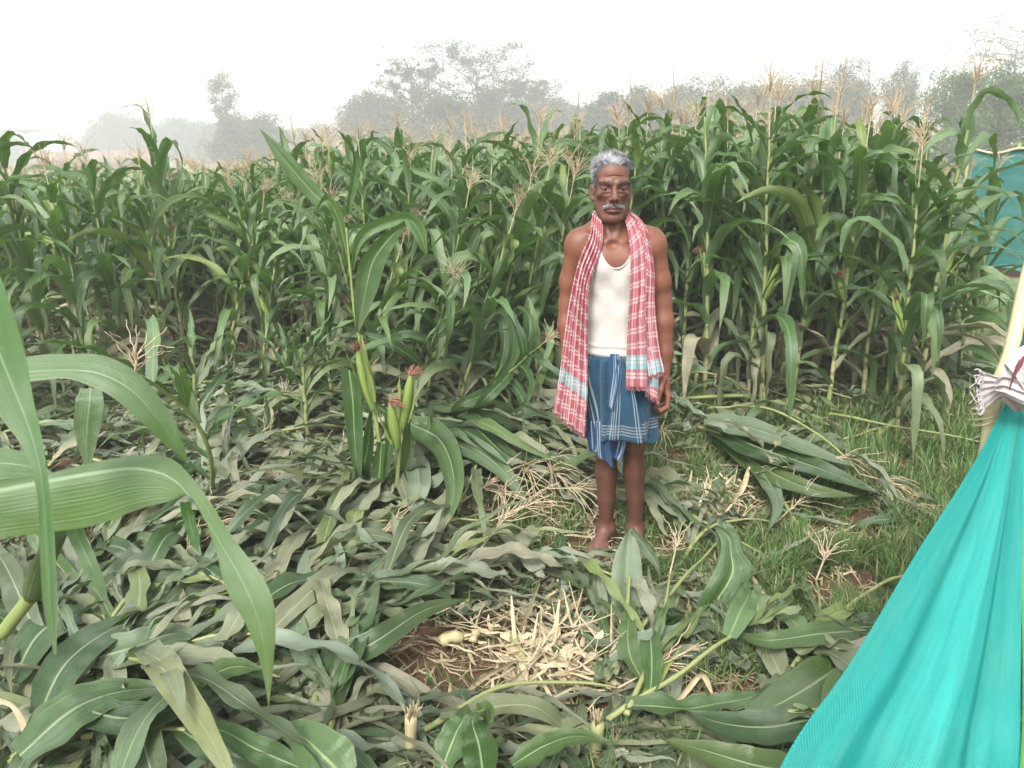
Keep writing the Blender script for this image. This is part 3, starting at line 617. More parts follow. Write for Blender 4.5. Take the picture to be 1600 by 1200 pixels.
def build_fallen():
    def G(a, b, c, d): return (*gp(a, b), *gp(c, d))
    F = [ # base and tip of each stalk on the ground (measured), then its look
     ((925, 1075, 1135, 850), 'with pale stalk and tassel pointing up to the straw patch', dict(spread=.5, rise=.05, lift=.03, LL=(.3, .5), W=.08, nleaf=7)),
     ((300, 1060, 330, 900), 'under the big drooping leaf, husk ear showing', dict(ear=1, tass=False, LL=(.35, .55))),
     ((70, 1180, 330, 830), 'with thin open tassel over the dark leaves at the picture corner', dict(lift=.08, LL=(.35, .6), W=.10)),
     ((230, 1140, 20, 900), 'lying under a white curled husk strip', dict(lift=.05, LL=(.4, .6), W=.10)),
     ((250, 980, 420, 830), 'in the tangle behind the big drooping leaf', dict(LL=(.4, .6), lift=.05)),
     ((120, 960, 260, 850), 'with opened yellow ear beside the hanging green tip', dict(LL=(.35, .5), lift=.03, ear=1)),
     ((600, 930, 625, 850), 'withered grey, below the pink fan of tassel', dict(dry=.5, LL=(.3, .5), W=.07)),
     ((400, 880, 500, 790), 'with brown tassel left of the broken pair', dict(LL=(.35, .5), dry=.25)),
     ((330, 800, 400, 730), 'grey blue, with curled upright leaf', dict(LL=(.35, .6), dry=.15, e0=.9)),
     ((650, 640, 830, 760), 'long leaves sweeping down towards the man', dict(LL=(.5, .8), W=.10, lift=.08, rise=.15, spread=.35)),
     ((640, 690, 760, 800), 'dark leaves heaped beside the broken pair', dict(LL=(.5, .7), W=.10, lift=.06, rise=.12, spread=.35)),
     ((700, 640, 860, 700), 'lodged beside the man\'s red towel', dict(LL=(.5, .8), W=.10, lift=.12, rise=.2, spread=.4)),
     ((740, 740, 920, 790), 'pale stem behind the man\'s legs', dict(LL=(.3, .5), dry=.45, nleaf=5, tass=False)),
     ((880, 730, 1060, 800), 'stem lying between the man\'s ankles and the straw', dict(LL=(.3, .5), dry=.4, nleaf=5, tass=False)),
     ((1190, 640, 1010, 655), 'bent at a broken stump right behind the man\'s hand', dict(LL=(.3, .5), nleaf=5, tass=False, rise=.2, green=True)),
     ((1100, 655, 1340, 770), 'long dark leaves and open tassel reaching towards the net', dict(LL=(.5, .8), W=.10, lift=.05, rise=.12, spread=.25)),
     ((1150, 690, 1385, 790), 'lowest of the long leaved pair reaching towards the net', dict(LL=(.45, .7), W=.09, lift=.03, spread=.3)),
     ((1400, 670, 1260, 760), 'fallen back from the pale stump by the net', dict(LL=(.4, .6), spread=.4)),
     ((1300, 735, 1400, 690), 'short piece of stem by the foot of the edge plant', dict(LL=(.3, .4), nleaf=4, tass=False)),
     ((1250, 830, 1220, 720), 'with a narrow grey leaf standing from a pale base', dict(LL=(.3, .5), nleaf=4, tass=False, dry=.3, e0=.9)),
     ((1060, 900, 1210, 830), 'pale flat leaves and tassel amid the grass', dict(LL=(.3, .5), dry=.4, W=.07)),
     ((820, 880, 1010, 950), 'dark narrow leaves on the grass before the man\'s feet', dict(LL=(.4, .6), W=.07, tass=False, nleaf=5)),
     ((690, 850, 800, 880), 'dry husky stem before the grass patch', dict(LL=(.3, .4), dry=.5, nleaf=5, tass=False)),
     ((560, 700, 460, 760), 'with pink grey tassel fan beside the broken pair', dict(LL=(.3, .5), dry=.3)),
     ((420, 620, 640, 660), 'long stem across the clearing behind the broken pair', dict(LL=(.4, .6))),
     ((300, 620, 480, 600), 'lying in the clearing before the far front row', dict(LL=(.4, .6))),
     ]
    for i, (q, lab, kw) in enumerate(F): fallen(*G(*q), 300+i, 'fallen maize '+lab, **kw)
    r = np.random.default_rng(8)
    # the rest of the trampled maize, zone by zone: (x px range, y px range, count, heading px, look)
    Z = [((0, 420), (1000, 1190), 11, (150, -90), 'large dark fallen maize below the hanging leaves', 'net', dict(W=.10, LL=(.35, .6), lift=.03)),
         ((420, 760), (1150, 1195), 3, (110, -10), 'glossy fallen maize along the bottom edge', 'net', dict(W=.10, LL=(.3, .5), green=True, lift=.03)),
         ((900, 1200), (1120, 1195), 4, (120, -60), 'broad leaved fallen maize before the bare soil', 'net', dict(W=.09, LL=(.3, .45), green=True, lift=.03)),
         ((120, 620), (860, 1060), 14, (120, -110), 'dull green fallen maize before the broken pair', 'net', dict(W=.085, LL=(.4, .6), lift=.02)),
         ((330, 700), (760, 920), 14, (60, -90), 'withered fallen maize round the broken pair', 'man', dict(W=.07, LL=(.35, .5), dry=.33)),
         ((-60, 330), (740, 960), 13, (100, -60), 'shaded fallen maize behind the hanging leaves', 'man', dict(W=.085, LL=(.4, .6))),
         ((640, 860), (620, 800), 13, (150, 70), 'long leaved heaped fallen maize', 'man', dict(W=.09, LL=(.5, .75), lift=.05, spread=.4)),
         ((250, 640), (620, 740), 16, (90, 20), 'fallen maize in the clearing behind the pair', 'man', dict(W=.085, LL=(.4, .6))),
         ((-80, 560), (570, 650), 22, (120, -10), 'fallen maize at the foot of the far row', 'man', dict(W=.085, LL=(.4, .65), nleaf=7)),
         ((-120, 200), (620, 760), 8, (120, -10), 'fallen maize low behind the pale arching leaf', 'man', dict(W=.085, LL=(.4, .65), nleaf=7)),
         ((1000, 1400), (620, 800), 8, (150, 50), 'fallen maize in grass between man and net', 'net', dict(W=.08, LL=(.4, .6), nleaf=6)),
         ((700, 980), (780, 860), 4, (100, 30), 'torn fallen maize round the feet', 'net', dict(W=.06, LL=(.25, .4), dry=.4, nleaf=5, tass=False)),
         ((1100, 1300), (1000, 1100), 2, (140, -60), 'broad fallen maize under the net edge', 'net', dict(W=.10, LL=(.4, .5), tass=False)),
         ((560, 900), (560, 640), 10, (90, 30), 'leaning wreck of maize at the stand edge', 'man', dict(W=.09, LL=(.4, .65), nleaf=8, rise=.35, lift=.08, green=True)),
         ((1060, 1540), (560, 620), 12, (120, 20), 'fallen maize between stalks of the stand', 'net', dict(W=.085, LL=(.4, .6), nleaf=6, tass=False))]
    i = 0
    for (xa, xb), (ya, yb), cnt, hd, lab, lm, kw in Z:
        sp = sorted([(r.uniform(xa, xb), r.uniform(ya, yb)) for _ in range(cnt)], key=lambda q: abs(q[0]-(1400 if lm == 'net' else 955))); od = 0
        for px, py in sp:
            b = gp(px, py); h0 = gp(px+hd[0], min(1250, py+hd[1]))-b
            a = math.atan2(h0[1], h0[0])+r.normal(0, .7); L = r.uniform(.5, 1.0); k = dict(kw); k.setdefault('lift', .02); k['lift'] = k['lift']+r.uniform(0, .07)
            k.setdefault('tass', r.random() < .45); k.setdefault('nleaf', 8)
            e = b+np.array([math.cos(a), math.sin(a)])*L
            # keep the man's feet and the bare soil clear
            if min(np.hypot(*(e*s_+b*(1-s_)-np.array([.43, 2.9]))) for s_ in (0, .3, .6, 1)) < .28: continue
            if max(keep_clear(*(e*s_+b*(1-s_))) for s_ in (0, .3, .6, 1)) > .94: continue
            if fallen(*b, *e, 2000+i, '%s, %s from the %s' % (lab, ORD[od], lm), group=lab, **k) is not None: od += 1
            i += 1
    print('fallen', i+len(F))
    # loose torn leaves: nobody could count them
    A = Acc(); n = 3700; cnt = 0
    while cnt < n:
        py = r.uniform(555, 1195)**1; px = r.uniform(-20, 1450); b = gp(px, py)
        gm = float(grass_mask(b[0], b[1])); 
        if r.random() < gm*.75 and b[1] < 4.3: cnt += .3; continue
        if np.hypot(b[0]-.12, (b[1]-2.17)*1.5) < .24 or np.hypot(b[0]-.43, b[1]-2.9) < .2 or np.hypot(b[0]-.78, (b[1]-1.95)*1.3) < .15: cnt += .3; continue
        if r.random() < keep_clear(b[0], b[1]): cnt += .3; continue
        big = 1.5 if (py > 860 and px < 620) else 1.12; L = r.uniform(.08, .45)*big; az = r.random()*6.28
        if max(keep_clear(b[0]+math.cos(az)*L*q_, b[1]+math.sin(az)*L*q_) for q_ in (.4, .8, 1.0)) > .9: cnt += .2; continue
        leaf(A, (b[0], b[1], float(gz(*b))+.01), az, r.uniform(0, .5), L, r.uniform(.012, .055)*big, r.uniform(.3, 1.8), r, fold=.35, wave=.008, yel=(r.random() if r.random() < .3 else 0), nseg=9, twist=r.normal(0, 1), side=r.normal(0, .6), dry=float(np.clip(r.normal(.25, .3), 0, 1)), clamp=r.uniform(0, .05), limp=.2)
        cnt += 1
    tag(A.build('leaf_litter', M_FALL), 'torn and trodden maize leaves covering the ground', 'leaf litter', kind='stuff')
build_fallen()
# ---------------------------------------------------------------- trees, wall and house in the haze
def foliage_mat(name, a, b):
    m, t = mat(name); n = N(t); d = n.data(); c = n.mix(d[0], a, b); n.out(n.bsdf(c, .6, None, .3, .2, tuple(x*1.6 for x in b))); return m
M_F1 = foliage_mat('foliage_grey', (0.030, 0.048, 0.028), (0.060, 0.085, 0.045)); M_F2 = foliage_mat('foliage_green', (0.040, 0.080, 0.025), (0.085, 0.140, 0.045))
M_BARK = simple('bark', (.10, .08, .06), (.17, .14, .11), 6, .9, .1)
def tree(px, Y, top, wpx, kind, label, seed, group='trees in the haze', M=None):
    r = np.random.default_rng(seed); b = at(px, 240, Y); H = float(at(px, top, Y)[2])*(.93 if kind == 'sparse' else 1.0); W = wpx*1.15/FPX*Y; e = empty('tree', (b[0], Y, 0)); tag(e, label, 'tree', group)
    tr = Acc(); cl = []                                      # clumps: centre, radius, count
    def limb(p, q, r0, r1, n=7):
        t = np.linspace(0, 1, n)[:, None]; P = p*(1-t)+q*t+r.normal(0, .03*np.linalg.norm(q-p), (n, 3))*np.sin(t*math.pi); tube(tr, P, np.linspace(r0, r1, n), 5, cap=False); return P
    z0 = dict(bushy=.12, sparse=.25, slender=.18, flat=.5, bamboo=.0, palm=.8)[kind]; T = np.array([0, 0, 0.]); ls = (.13 if kind == 'bushy' else .10)*max(.8, Y/60)
    if kind == 'bamboo':
        for k in range(26):
            a = r.random()*6.28; R = r.random()*W*.35; p = np.array([R*math.cos(a), R*math.sin(a)*.5, 0]); out = r.uniform(.1, .45)*W; h = H*r.uniform(.8, 1.18); t = np.linspace(0, 1, 9)[:, None]
            P = p+np.array([math.cos(a), math.sin(a)*.5, 0])*out*t**2.2+np.array([0, 0, 1])*h*(t-.13*t**4); tube(tr, P, np.linspace(.05, .015, 9), 4, cap=False)
            for q in np.linspace(.2, 1, 12): 
                c = p+np.array([math.cos(a), math.sin(a)*.5, 0])*out*q**2.2+np.array([0, 0, 1])*h*(q-.13*q**4); cl.append((c, .42+.25*(1-q), 40))
    elif kind == 'palm':
        limb(T, np.array([.2, 0, H*.9]), .14, .09)
        for k in range(16):
            a = k*.4; d = np.array([math.cos(a), math.sin(a), .5]); 
            for q in np.linspace(.1, 1, 7): cl.append((np.array([.2, 0, H*.9])+d*q*W*.5-np.array([0, 0, q*q*.9]), .12, 12))
    else:
        top_ = np.array([r.normal(0, .03*W), 0, H*.93]); spine = limb(T, top_, .035*H**.9+.04, .02, 12); nl = dict(bushy=26, sparse=26, slender=24, flat=16)[kind]
        for k in range(nl):
            q = z0+(1-z0)*(k+.5)/nl; p = np.array([np.interp(q, np.linspace(0, 1, 12), spine[:, j]) for j in range(3)]); a = k*2.4+r.random()
            prof = dict(bushy=math.sin(math.pi*min(1, .22+.72*q))**.6, sparse=math.sin(math.pi*min(1, .12+.78*q))**.7, slender=(.45+.55*math.sin(q*9))*(1.1-q)+.30, flat=.35+.75*(q > .75))[kind]
            L = W*.5*prof*r.uniform(.65, 1.05); up = dict(bushy=.25, sparse=.75, slender=.35, flat=.25)[kind]*L; e2 = p+np.array([math.cos(a)*L, math.sin(a)*L*.8, up*r.uniform(.2, 1)]); e2[2] = min(e2[2], H)
            P = limb(p, e2, .05+.012*H*(1-q), .015, 6)
            for u in ((.35, .6, .8, 1.0) if kind in ('bushy', 'slender') else (.55, .8, 1.0)):
                c = p*(1-u)+e2*u; rad = dict(bushy=.16, sparse=.08, slender=.13, flat=.11)[kind]*W*r.uniform(.6, 1.1); cnt = dict(bushy=150, sparse=75, slender=55, flat=26)[kind]
                cl.append((c+r.normal(0, rad*.4, 3), rad, int(cnt)))
                if kind in ('sparse', 'flat'):
                    for _ in range(2):
                        d = r.normal(0, 1, 3); d[2] = abs(d[2])*1.2; f = c+d*rad*1.2; f[2] = min(f[2], H*1.02); limb(c, f, .018, .008, 3); cl.append((f, rad*.55, 16))
        if kind == 'bushy':
            for k in range(18): a = r.random()*6.28; q = r.random(); cl.append((np.array([math.cos(a)*W*.42*q, math.sin(a)*W*.35*q, H*r.uniform(.05, .35)]), W*.15, 60))
    n = sum(c[2] for c in cl); C = np.repeat(np.array([c[0] for c in cl]), [c[2] for c in cl], 0); R = np.repeat([c[1] for c in cl], [c[2] for c in cl]); g = np.repeat(r.random(len(cl)), [c[2] for c in cl])
    d = r.normal(0, 1, (n, 3)); d /= np.linalg.norm(d, axis=1)[:, None]; P = C+d*(R*r.random(n)**.45)[:, None]*np.array([1, 1, .75]); P[:, 2] = np.maximum(P[:, 2], .05)
    u = r.normal(0, 1, (n, 3)); u /= np.linalg.norm(u, axis=1)[:, None]; v = np.cross(u, r.normal(0, 1, (n, 3))); v /= np.linalg.norm(v, axis=1)[:, None]; s = (ls*(.5+.7*r.random(n)))[:, None]
    if kind == 'bamboo': u = u*.6+np.array([0, 0, -.5]); s = s*.9
    V = np.stack([P-u*s, P+v*s*.4, P+u*s, P-v*s*.4], 1).reshape(-1, 3); F = np.arange(4*n).reshape(-1, 4); col = np.zeros((n, 3)); col[:, 0] = np.clip(.65*g+.35*r.random(n), 0, 1)
    obj('crown', new_mesh('crown', V, F, None, np.repeat(col, 4, 0), False), M or M_F1, e); tr.build('trunk', M_BARK, e)
TREES = [(590, 64, 150, 110, 'bushy', 'low rounded tree at the edge of the clump, beside the brown house'), (650, 60, 84, 100, 'sparse', 'thin twiggy tree, second tallest of the clump'), (745, 60, 62, 170, 'sparse', 'tallest tree of the clump with sparse open crown'),
    (820, 62, 122, 120, 'sparse', 'lower open crowned tree sloping down from the clump'), (690, 57, 150, 110, 'bushy', 'dense dark tree at the centre of the clump, under the tallest crown'), (772, 58, 150, 120, 'bushy', 'dense bushy tree on the shoulder of the clump'),
    (850, 66, 158, 110, 'bushy', 'rounded tree where the clump thins out above the man\'s shoulder'), (900, 78, 172, 90, 'bushy', 'faint low tree just above the man\'s head'),
    (945, 62, 155, 110, 'bushy', 'hazy round tree behind the first tall tassels beside the man'), (1000, 60, 142, 110, 'bushy', 'hazy tree behind the cluster of tall tassels beside the man'), (1060, 60, 145, 110, 'bushy', 'hazy tree behind the single high tassel'),
    (1120, 62, 138, 120, 'bushy', 'grey tree in the long hedge, fourth from the man'), (1185, 60, 133, 110, 'bushy', 'grey tree in the long hedge, before the low gap'), (1250, 60, 130, 110, 'bushy', 'grey tree in the long hedge, just before the highest tassels'), (1315, 56, 125, 100, 'bushy', 'grey tree in the long hedge, just past the highest tassels'),
    (1370, 50, 98, 120, 'bamboo', 'feathery arching bamboo clump with pointed tips'), (1432, 50, 103, 130, 'bamboo', 'second feathery bamboo clump, nodding towards the lone tall tree'), (1495, 47, 116, 120, 'bushy', 'rounded greenish tree between the bamboo and the tall bare tree'), (1565, 40, 120, 130, 'bushy', 'bright green bushy tree above the teal fence'),
    (1640, 42, 112, 120, 'bushy', 'bright green tree cut by the picture edge above the teal fence'), (1565, 80, 40, 110, 'flat', 'tall lone tree with bare stem and flat open crown'),
    (192, 105, 188, 95, 'bushy', 'pale round tree over the brick wall'), (160, 112, 205, 50, 'bushy', 'small faint tree over the middle of the brick wall'), (240, 108, 200, 70, 'bushy', 'faint tree at the end of the brick wall'), (300, 100, 194, 90, 'bushy', 'pale spreading tree beside the slender one'),
    (360, 84, 112, 80, 'slender', 'slender upright tree with narrow tiered crown'), (392, 84, 188, 90, 'bushy', 'dark bush at the foot of the slender tree'), (440, 92, 212, 70, 'bushy', 'low pale bush between slender tree and brown house'), (495, 98, 208, 80, 'bushy', 'pale low tree just before the brown house'),
    (45, 105, 203, 34, 'palm', 'tiny palm over the brick wall'), (5, 110, 215, 60, 'bushy', 'faint low bush at the very end of the brick wall'), (340, 90, 200, 60, 'bushy', 'bush close in front of the pale spreading tree')]
for i, a in enumerate(TREES):
    a = (a[0], a[1]*(1.25 if a[0] in (360, 392) else 1.75 if a[0] < 520 else (1.6 if a[0] < 920 else (1.4 if a[0] < 1480 else 1.0))))+a[2:]; tree(*a, 40+i, M=M_F2 if a[0] > 1480 and a[4] == 'bushy' else None)
def brick_mat():
    m, t = mat('brick'); n = N(t); p = n.obj(); s = n.sep(p); b = n.n('ShaderNodeTexBrick'); b.inputs['Scale'].default_value = 1.0; b.inputs['Color1'].default_value = (.20, .125, .095, 1); b.inputs['Color2'].default_value = (.27, .175, .135, 1); b.inputs['Mortar'].default_value = (.32, .28, .24, 1)
    b.inputs['Brick Width'].default_value = .24; b.inputs['Row Height'].default_value = .085; b.inputs['Mortar Size'].default_value = .010; n.l(n.comb(n.math('ADD', s[0], s[1]), s[2]), b.inputs['Vector'])
    f = n.noise(.8, p, 5); c = n.mix(n.math('MULTIPLY', n.ramp(f, .4, .7), .5), b.outputs[0], (.20, .16, .13)); n.out(n.bsdf(c, .9, n.bump(b.outputs['Fac'], .3, .01), .1)); return m
M_BRICK = brick_mat(); M_CONC = simple('concrete', (.24, .22, .19), (.33, .30, .27), 2, .9, .1)
def box(acc, x0, x1, y0, y1, z0, z1):
    V = [(x, y, z) for x in (x0, x1) for y in (y0, y1) for z in (z0, z1)]; acc.add(V, [(0, 1, 3, 2), (4, 6, 7, 5), (0, 4, 5, 1), (2, 3, 7, 6), (0, 2, 6, 4), (1, 5, 7, 3)])
def build_far():
    Y = 100; x0, x1 = at(36, 240, Y)[0], at(234, 240, Y)[0]; H = float(at(130, 235, Y)[2]); e = empty('brick_wall', (x0, Y, 0)); tag(e, 'long low brown brick wall beyond the maize', 'wall'); W = x1-x0
    A = Acc(); n = 6
    for k in range(n): box(A, W*k/n+.19, W*(k+1)/n-.19, -.12, .12, 0, H-[0, .12, .05, .18, .02, .1][k])
    A.build('panel', M_BRICK, e, smooth=False); 
    for k in range(n+1):
        B = Acc(); box(B, W*k/n-.19, W*k/n+.19, -.2, .2, 0, H+.05); B.build('pier', M_BRICK, e, smooth=False)
    Y = 130; x0, x1 = at(526, 240, Y)[0], at(602, 240, Y)[0]; H = float(at(560, 172, Y)[2]); W = x1-x0; e = empty('brick_house', (x0, Y, 0)); tag(e, 'small brown brick house with raised parapet beside the tree clump', 'house')
    A = Acc(); box(A, 0, W, 0, 5, 0, H*.86); box(A, W*.05, W*.62, .1, .5, H*.86, H); A.build('wall', M_BRICK, e, smooth=False)
    B = Acc(); box(B, -.15, W+.15, .52, 5.2, H*.86+.003, H*.86+.16); B.build('roof', M_CONC, e, smooth=False)
    dk = simple('dark_opening', (.03, .025, .02), (.04, .035, .03), 3, .9)
    C = Acc(); box(C, W*.55, W*.8, -.03, -.004, 0, 1.9); C.build('door', dk, e, smooth=False); D = Acc(); box(D, W*.15, W*.38, -.03, -.004, 1.1, 2.0); D.build('window', dk, e, smooth=False)
build_far()
# ---------------------------------------------------------------- the man (signed distances meshed into one continuous body)
import openvdb
MAN = (0.45, 2.96)
def axis(segs):
    """segs: [(a, b, step)] -> increasing coordinates with varying spacing"""
    o = []
    for a, b, st in segs: o.append(np.linspace(a, b, max(2, int(round((b-a)/st))+1))[:-1])
    return np.concatenate(o+[[segs[-1][1]]])
class SDF:
    def __init__(s, X, Y, Z): s.X, s.Y, s.Z = X, Y, Z; s.D = np.full((len(X), len(Y), len(Z)), 0.06, np.float32)
    def sub(s, lo, hi, pad):
        i = [slice(max(0, np.searchsorted(A, l-pad)-1), np.searchsorted(A, h+pad)+1) for A, l, h in zip((s.X, s.Y, s.Z), lo, hi)]
        x = s.X[i[0]][:, None, None]; y = s.Y[i[1]][None, :, None]; z = s.Z[i[2]][None, None, :]; return tuple(i), x, y, z
    def put(s, d, i, k, op):
        a = s.D[i]; d = d.astype(np.float32)
        if op == 'add': h = np.clip(.5+.5*(a-d)/k, 0, 1); s.D[i] = a*(1-h)+d*h-k*h*(1-h)
        else: h = np.clip(.5-.5*(a+d)/k, 0, 1); s.D[i] = a*(1-h)-d*h+k*h*(1-h)
    def cone(s, a, b, r1, r2, k=.02, op='add', sq=(1, 1)):
        a = np.array(a, float); b = np.array(b, float); R = max(r1, r2)*max(1/sq[0], 1/sq[1]); lo = np.minimum(a, b)-R; hi = np.maximum(a, b)+R
        i, x, y, z = s.sub(lo, hi, k+.015); v = b-a; L2 = v@v
        t = np.clip(((x-a[0])*v[0]+(y-a[1])*v[1]+(z-a[2])*v[2])/L2, 0, 1)
        dx = (x-a[0]-t*v[0])*sq[0]; dy = (y-a[1]-t*v[1])*sq[1]; dz = z-a[2]-t*v[2]
        s.put(np.sqrt(dx*dx+dy*dy+dz*dz)-(r1+(r2-r1)*t), i, k, op)
    def ell(s, c, r, k=.02, op='add', rot=None):
        c = np.array(c, float); r = np.array(r, float); R = r if rot is None else np.full(3, r.max()); i, x, y, z = s.sub(c-R, c+R, k+.015)
        x, y, z = x-c[0], y-c[1], z-c[2]
        if rot is not None:
            M = np.array(Matrix.Rotation(rot[0], 3, rot[1]).transposed()); x, y, z = M[0, 0]*x+M[0, 1]*y+M[0, 2]*z, M[1, 0]*x+M[1, 1]*y+M[1, 2]*z, M[2, 0]*x+M[2, 1]*y+M[2, 2]*z
        q = np.sqrt((x/r[0])**2+(y/r[1])**2+(z/r[2])**2); g = np.sqrt((x/r[0]**2)**2+(y/r[1]**2)**2+(z/r[2]**2)**2)+1e-6
        s.put(q*(q-1)/g, i, k, op)
    def path(s, P, R, k=.015, op='add', sq=(1, 1)):
        for j in range(len(P)-1): s.cone(P[j], P[j+1], R[j], R[j+1], k, op, sq)
    def mesh(s, D=None):
        D = s.D if D is None else D
        g = openvdb.FloatGrid(0.06); g.copyFromArray(np.clip(D, -.06, .06).astype(np.float32)); P, Q = g.convertToQuads(0.0)
        P = np.asarray(P, float); Q = np.asarray(Q)
        V = np.stack([np.interp(P[:, k], np.arange(len(A)), A) for k, A in enumerate((s.X, s.Y, s.Z))], 1)
        a, b, c = V[Q[:, 0]], V[Q[:, 1]], V[Q[:, 2]]; fn = np.cross(b-a, c-a)
        if np.sum(fn*(a-V.mean(0))) < 0: Q = Q[:, ::-1]
        return V, Q
HX = -0.074                                           # head centre in the man's own coordinates
def torso(S, k=.03):
    # ribcage, belly, hips: slightly turned, lean build
    S.ell((-.052, .005, 1.19), (.135, .090, .155), k); S.ell((-.045, .005, 1.04), (.118, .080, .16), k); S.ell((-.035, .010, .90), (.122, .085, .12), k)
    S.ell((-.115, -.045, 1.225), (.062, .038, .05), .03); S.ell((.008, -.045, 1.225), (.062, .038, .05), .03)
    S.cone((-.175, .015, 1.285), (.075, .015, 1.285), .042, .042, .05); S.ell((-.05, .03, 1.31), (.085, .05, .06), .04)
def build_body():
    X = axis([(-.30, -.16, .004), (-.16, .01, .0016), (.01, .10, .0035), (.10, .215, .0022), (.215, .24, .004)])
    Y = axis([(-.25, -.12, .004), (-.12, -.03, .0016), (-.03, .17, .0032)])
    Z = axis([(-.03, .06, .0025), (.06, .58, .005), (.58, .79, .0022), (.79, 1.36, .005), (1.36, 1.56, .0015), (1.56, 1.68, .003)])
    S = SDF(X, Y, Z); torso(S)
    # neck, trapezius, collarbones
    S.cone((HX+.012, .022, 1.29), (HX+.004, .018, 1.44), .056, .050, .03); S.cone((HX-.004, .035, 1.38), (-.17, .022, 1.315), .032, .03, .04); S.cone((HX+.016, .035, 1.38), (.075, .022, 1.315), .032, .03, .04)
    S.cone((HX-.02, -.055, 1.298), (-.165, -.02, 1.325), .007, .009, .016); S.cone((HX+.04, -.055, 1.298), (.075, -.02, 1.325), .007, .009, .016)
    S.cone((HX-.030, -.012, 1.40), (HX-.002, -.052, 1.305), .008, .006, .02); S.cone((HX+.038, -.012, 1.40), (HX+.014, -.052, 1.305), .008, .006, .02); S.ell((HX+.004, -.035, 1.375), (.010, .010, .012), .012)
    S.ell((HX+.006, -.070, 1.292), (.016, .014, .012), .02, 'cut')
    # arms: the bare one hangs beside the lungi, the other behind the towel
    S.ell((.098, .01, 1.287), (.045, .046, .052), .035); S.path([(.103, .012, 1.27), (.128, .020, 1.14), (.143, .022, 1.06)], [.041, .041, .034], .025)
    S.path([(.143, .022, 1.06), (.150, .012, .98), (.157, -.008, .86), (.156, -.022, .785)], [.036, .038, .031, .0225], .02); S.ell((.150, .036, 1.05), (.018, .016, .022), .02)
    S.ell((-.198, .01, 1.287), (.045, .046, .052), .035); S.path([(-.203, .012, 1.27), (-.222, .030, 1.14), (-.230, .035, 1.05)], [.038, .037, .031], .025)
    S.path([(-.230, .035, 1.05), (-.232, .025, .97), (-.225, .0, .85), (-.215, -.012, .775)], [.032, .034, .026, .0205], .02)
    # tendons of the forearm
    S.cone((.150, -.03, .88), (.149, -.040, .79), .004, .004, .01)
    # hands
    def hand(w, m):
        # w wrist, m: +1 for the hand at image side +x; back of the hand turned out and forward
        K_ = 1.14; q = lambda x, y, z: (w[0]+m*x*K_, w[1]+y*K_, w[2]+z*K_)
        S.cone(q(0, 0, 0), q(.004, -.004, -.03), .0205, .021, .015, sq=(1.25, .95)); S.ell(q(.004, -.004, -.050), (.0215, .036, .040), .014)
        # four unequal fingers: knuckle, middle joint, tip - curled inwards
        K = [(.012, -.034, -.078), (.016, -.013, -.085), (.016, .009, -.083), (.012, .028, -.076)]
        M = [(.008, -.042, -.116), (.012, -.018, -.128), (.012, .008, -.126), (.008, .030, -.110)]
        J = [(-.014, -.038, -.130), (-.012, -.015, -.145), (-.012, .010, -.142), (-.012, .030, -.126)]
        T = [(-.030, -.030, -.118), (-.030, -.010, -.131), (-.029, .012, -.129), (-.027, .028, -.115)]
        rr = [.0108, .0112, .0108, .0096]
        for a, b, c, d, r_ in zip(K, M, J, T, rr):
            S.cone(q(.004, a[1]*.6, -.05), q(*a), .009, r_*1.05, .008); S.cone(q(*a), q(*b), r_, r_*.94, .0022); S.cone(q(*b), q(*c), r_*.95, r_*.88, .0022); S.cone(q(*c), q(*d), r_*.88, r_*.72, .0022)
            S.ell(q(a[0]+.006, a[1], a[2]), (.007, .007, .008), .006)
        S.path([q(-.006, -.026, -.018), q(-.020, -.046, -.052), q(-.028, -.050, -.084), q(-.030, -.044, -.108)], [.014, .0125, .0105, .0082], .006)
    hand((.156, -.022, .785), 1); hand((-.215, -.012, .775), -1)
    # legs
    S.path([(-.085, .02, .88), (-.072, .010, .66), (-.062, .0, .455)], [.082, .070, .048], .03); S.ell((-.062, -.020, .445), (.034, .028, .040), .02)
    S.path([(-.061, .008, .43), (-.057, .020, .34), (-.053, .020, .22), (-.050, .022, .10)], [.043, .046, .037, .027], .012)
    S.path([(.022, .02, .88), (.036, .012, .66), (.050, .004, .47)], [.082, .070, .049], .03); S.ell((.053, -.020, .455), (.036, .030, .042), .02)
    S.path([(.052, .010, .44), (.060, .022, .34), (.070, .022, .22), (.074, .022, .10)], [.043, .046, .037, .027], .012)
    S.cone((-.057, -.02, .40), (-.052, .0, .13), .018, .013, .02); S.cone((.055, -.02, .41), (.074, .0, .13), .018, .013, .02)
    def foot(ax, ay, ang, m):
        d = np.array([math.sin(ang), -math.cos(ang)]); p = np.array([d[1], -d[0]])*-1      # p points to image right when ang = 0
        q = lambda f, l, z: (ax+d[0]*f+p[0]*l, ay+d[1]*f+p[1]*l, z)
        S.ell(q(-.035, 0, .030), (.029, .029, .029), .02); S.cone(q(0, 0, .10), q(-.012, 0, .05), .028, .032, .02); S.ell(q(.002, .028, .085), (.011, .011, .012), .012); S.ell(q(.002, -.028, .078), (.011, .011, .012), .012)
        S.cone(q(.0, 0, .075), q(.095, 0, .028), .032, .024, .03); S.cone(q(-.03, 0, .025), q(.12, .012*m, .016), .024, .016, .02); S.cone(q(.06, -.028, .022), q(.125, -.030, .014), .018, .015, .018); S.cone(q(.06, .028, .022), q(.135, .026, .014), .018, .016, .018)
        L = [(.034, .178, .0125), (.014, .176, .0088), (-.003, .168, .0084), (-.019, .158, .008), (-.034, .146, .0078)]
        for l, f, r_ in L: S.path([q(.125, l*m*.95, .017), q(f-.018, l*m*1.02, .019), q(f, l*m*1.02, .0105)], [r_*1.05, r_, r_*.95], .004)
    foot(-.050, .022, math.radians(-30), 1); foot(.074, .022, math.radians(4), -1)
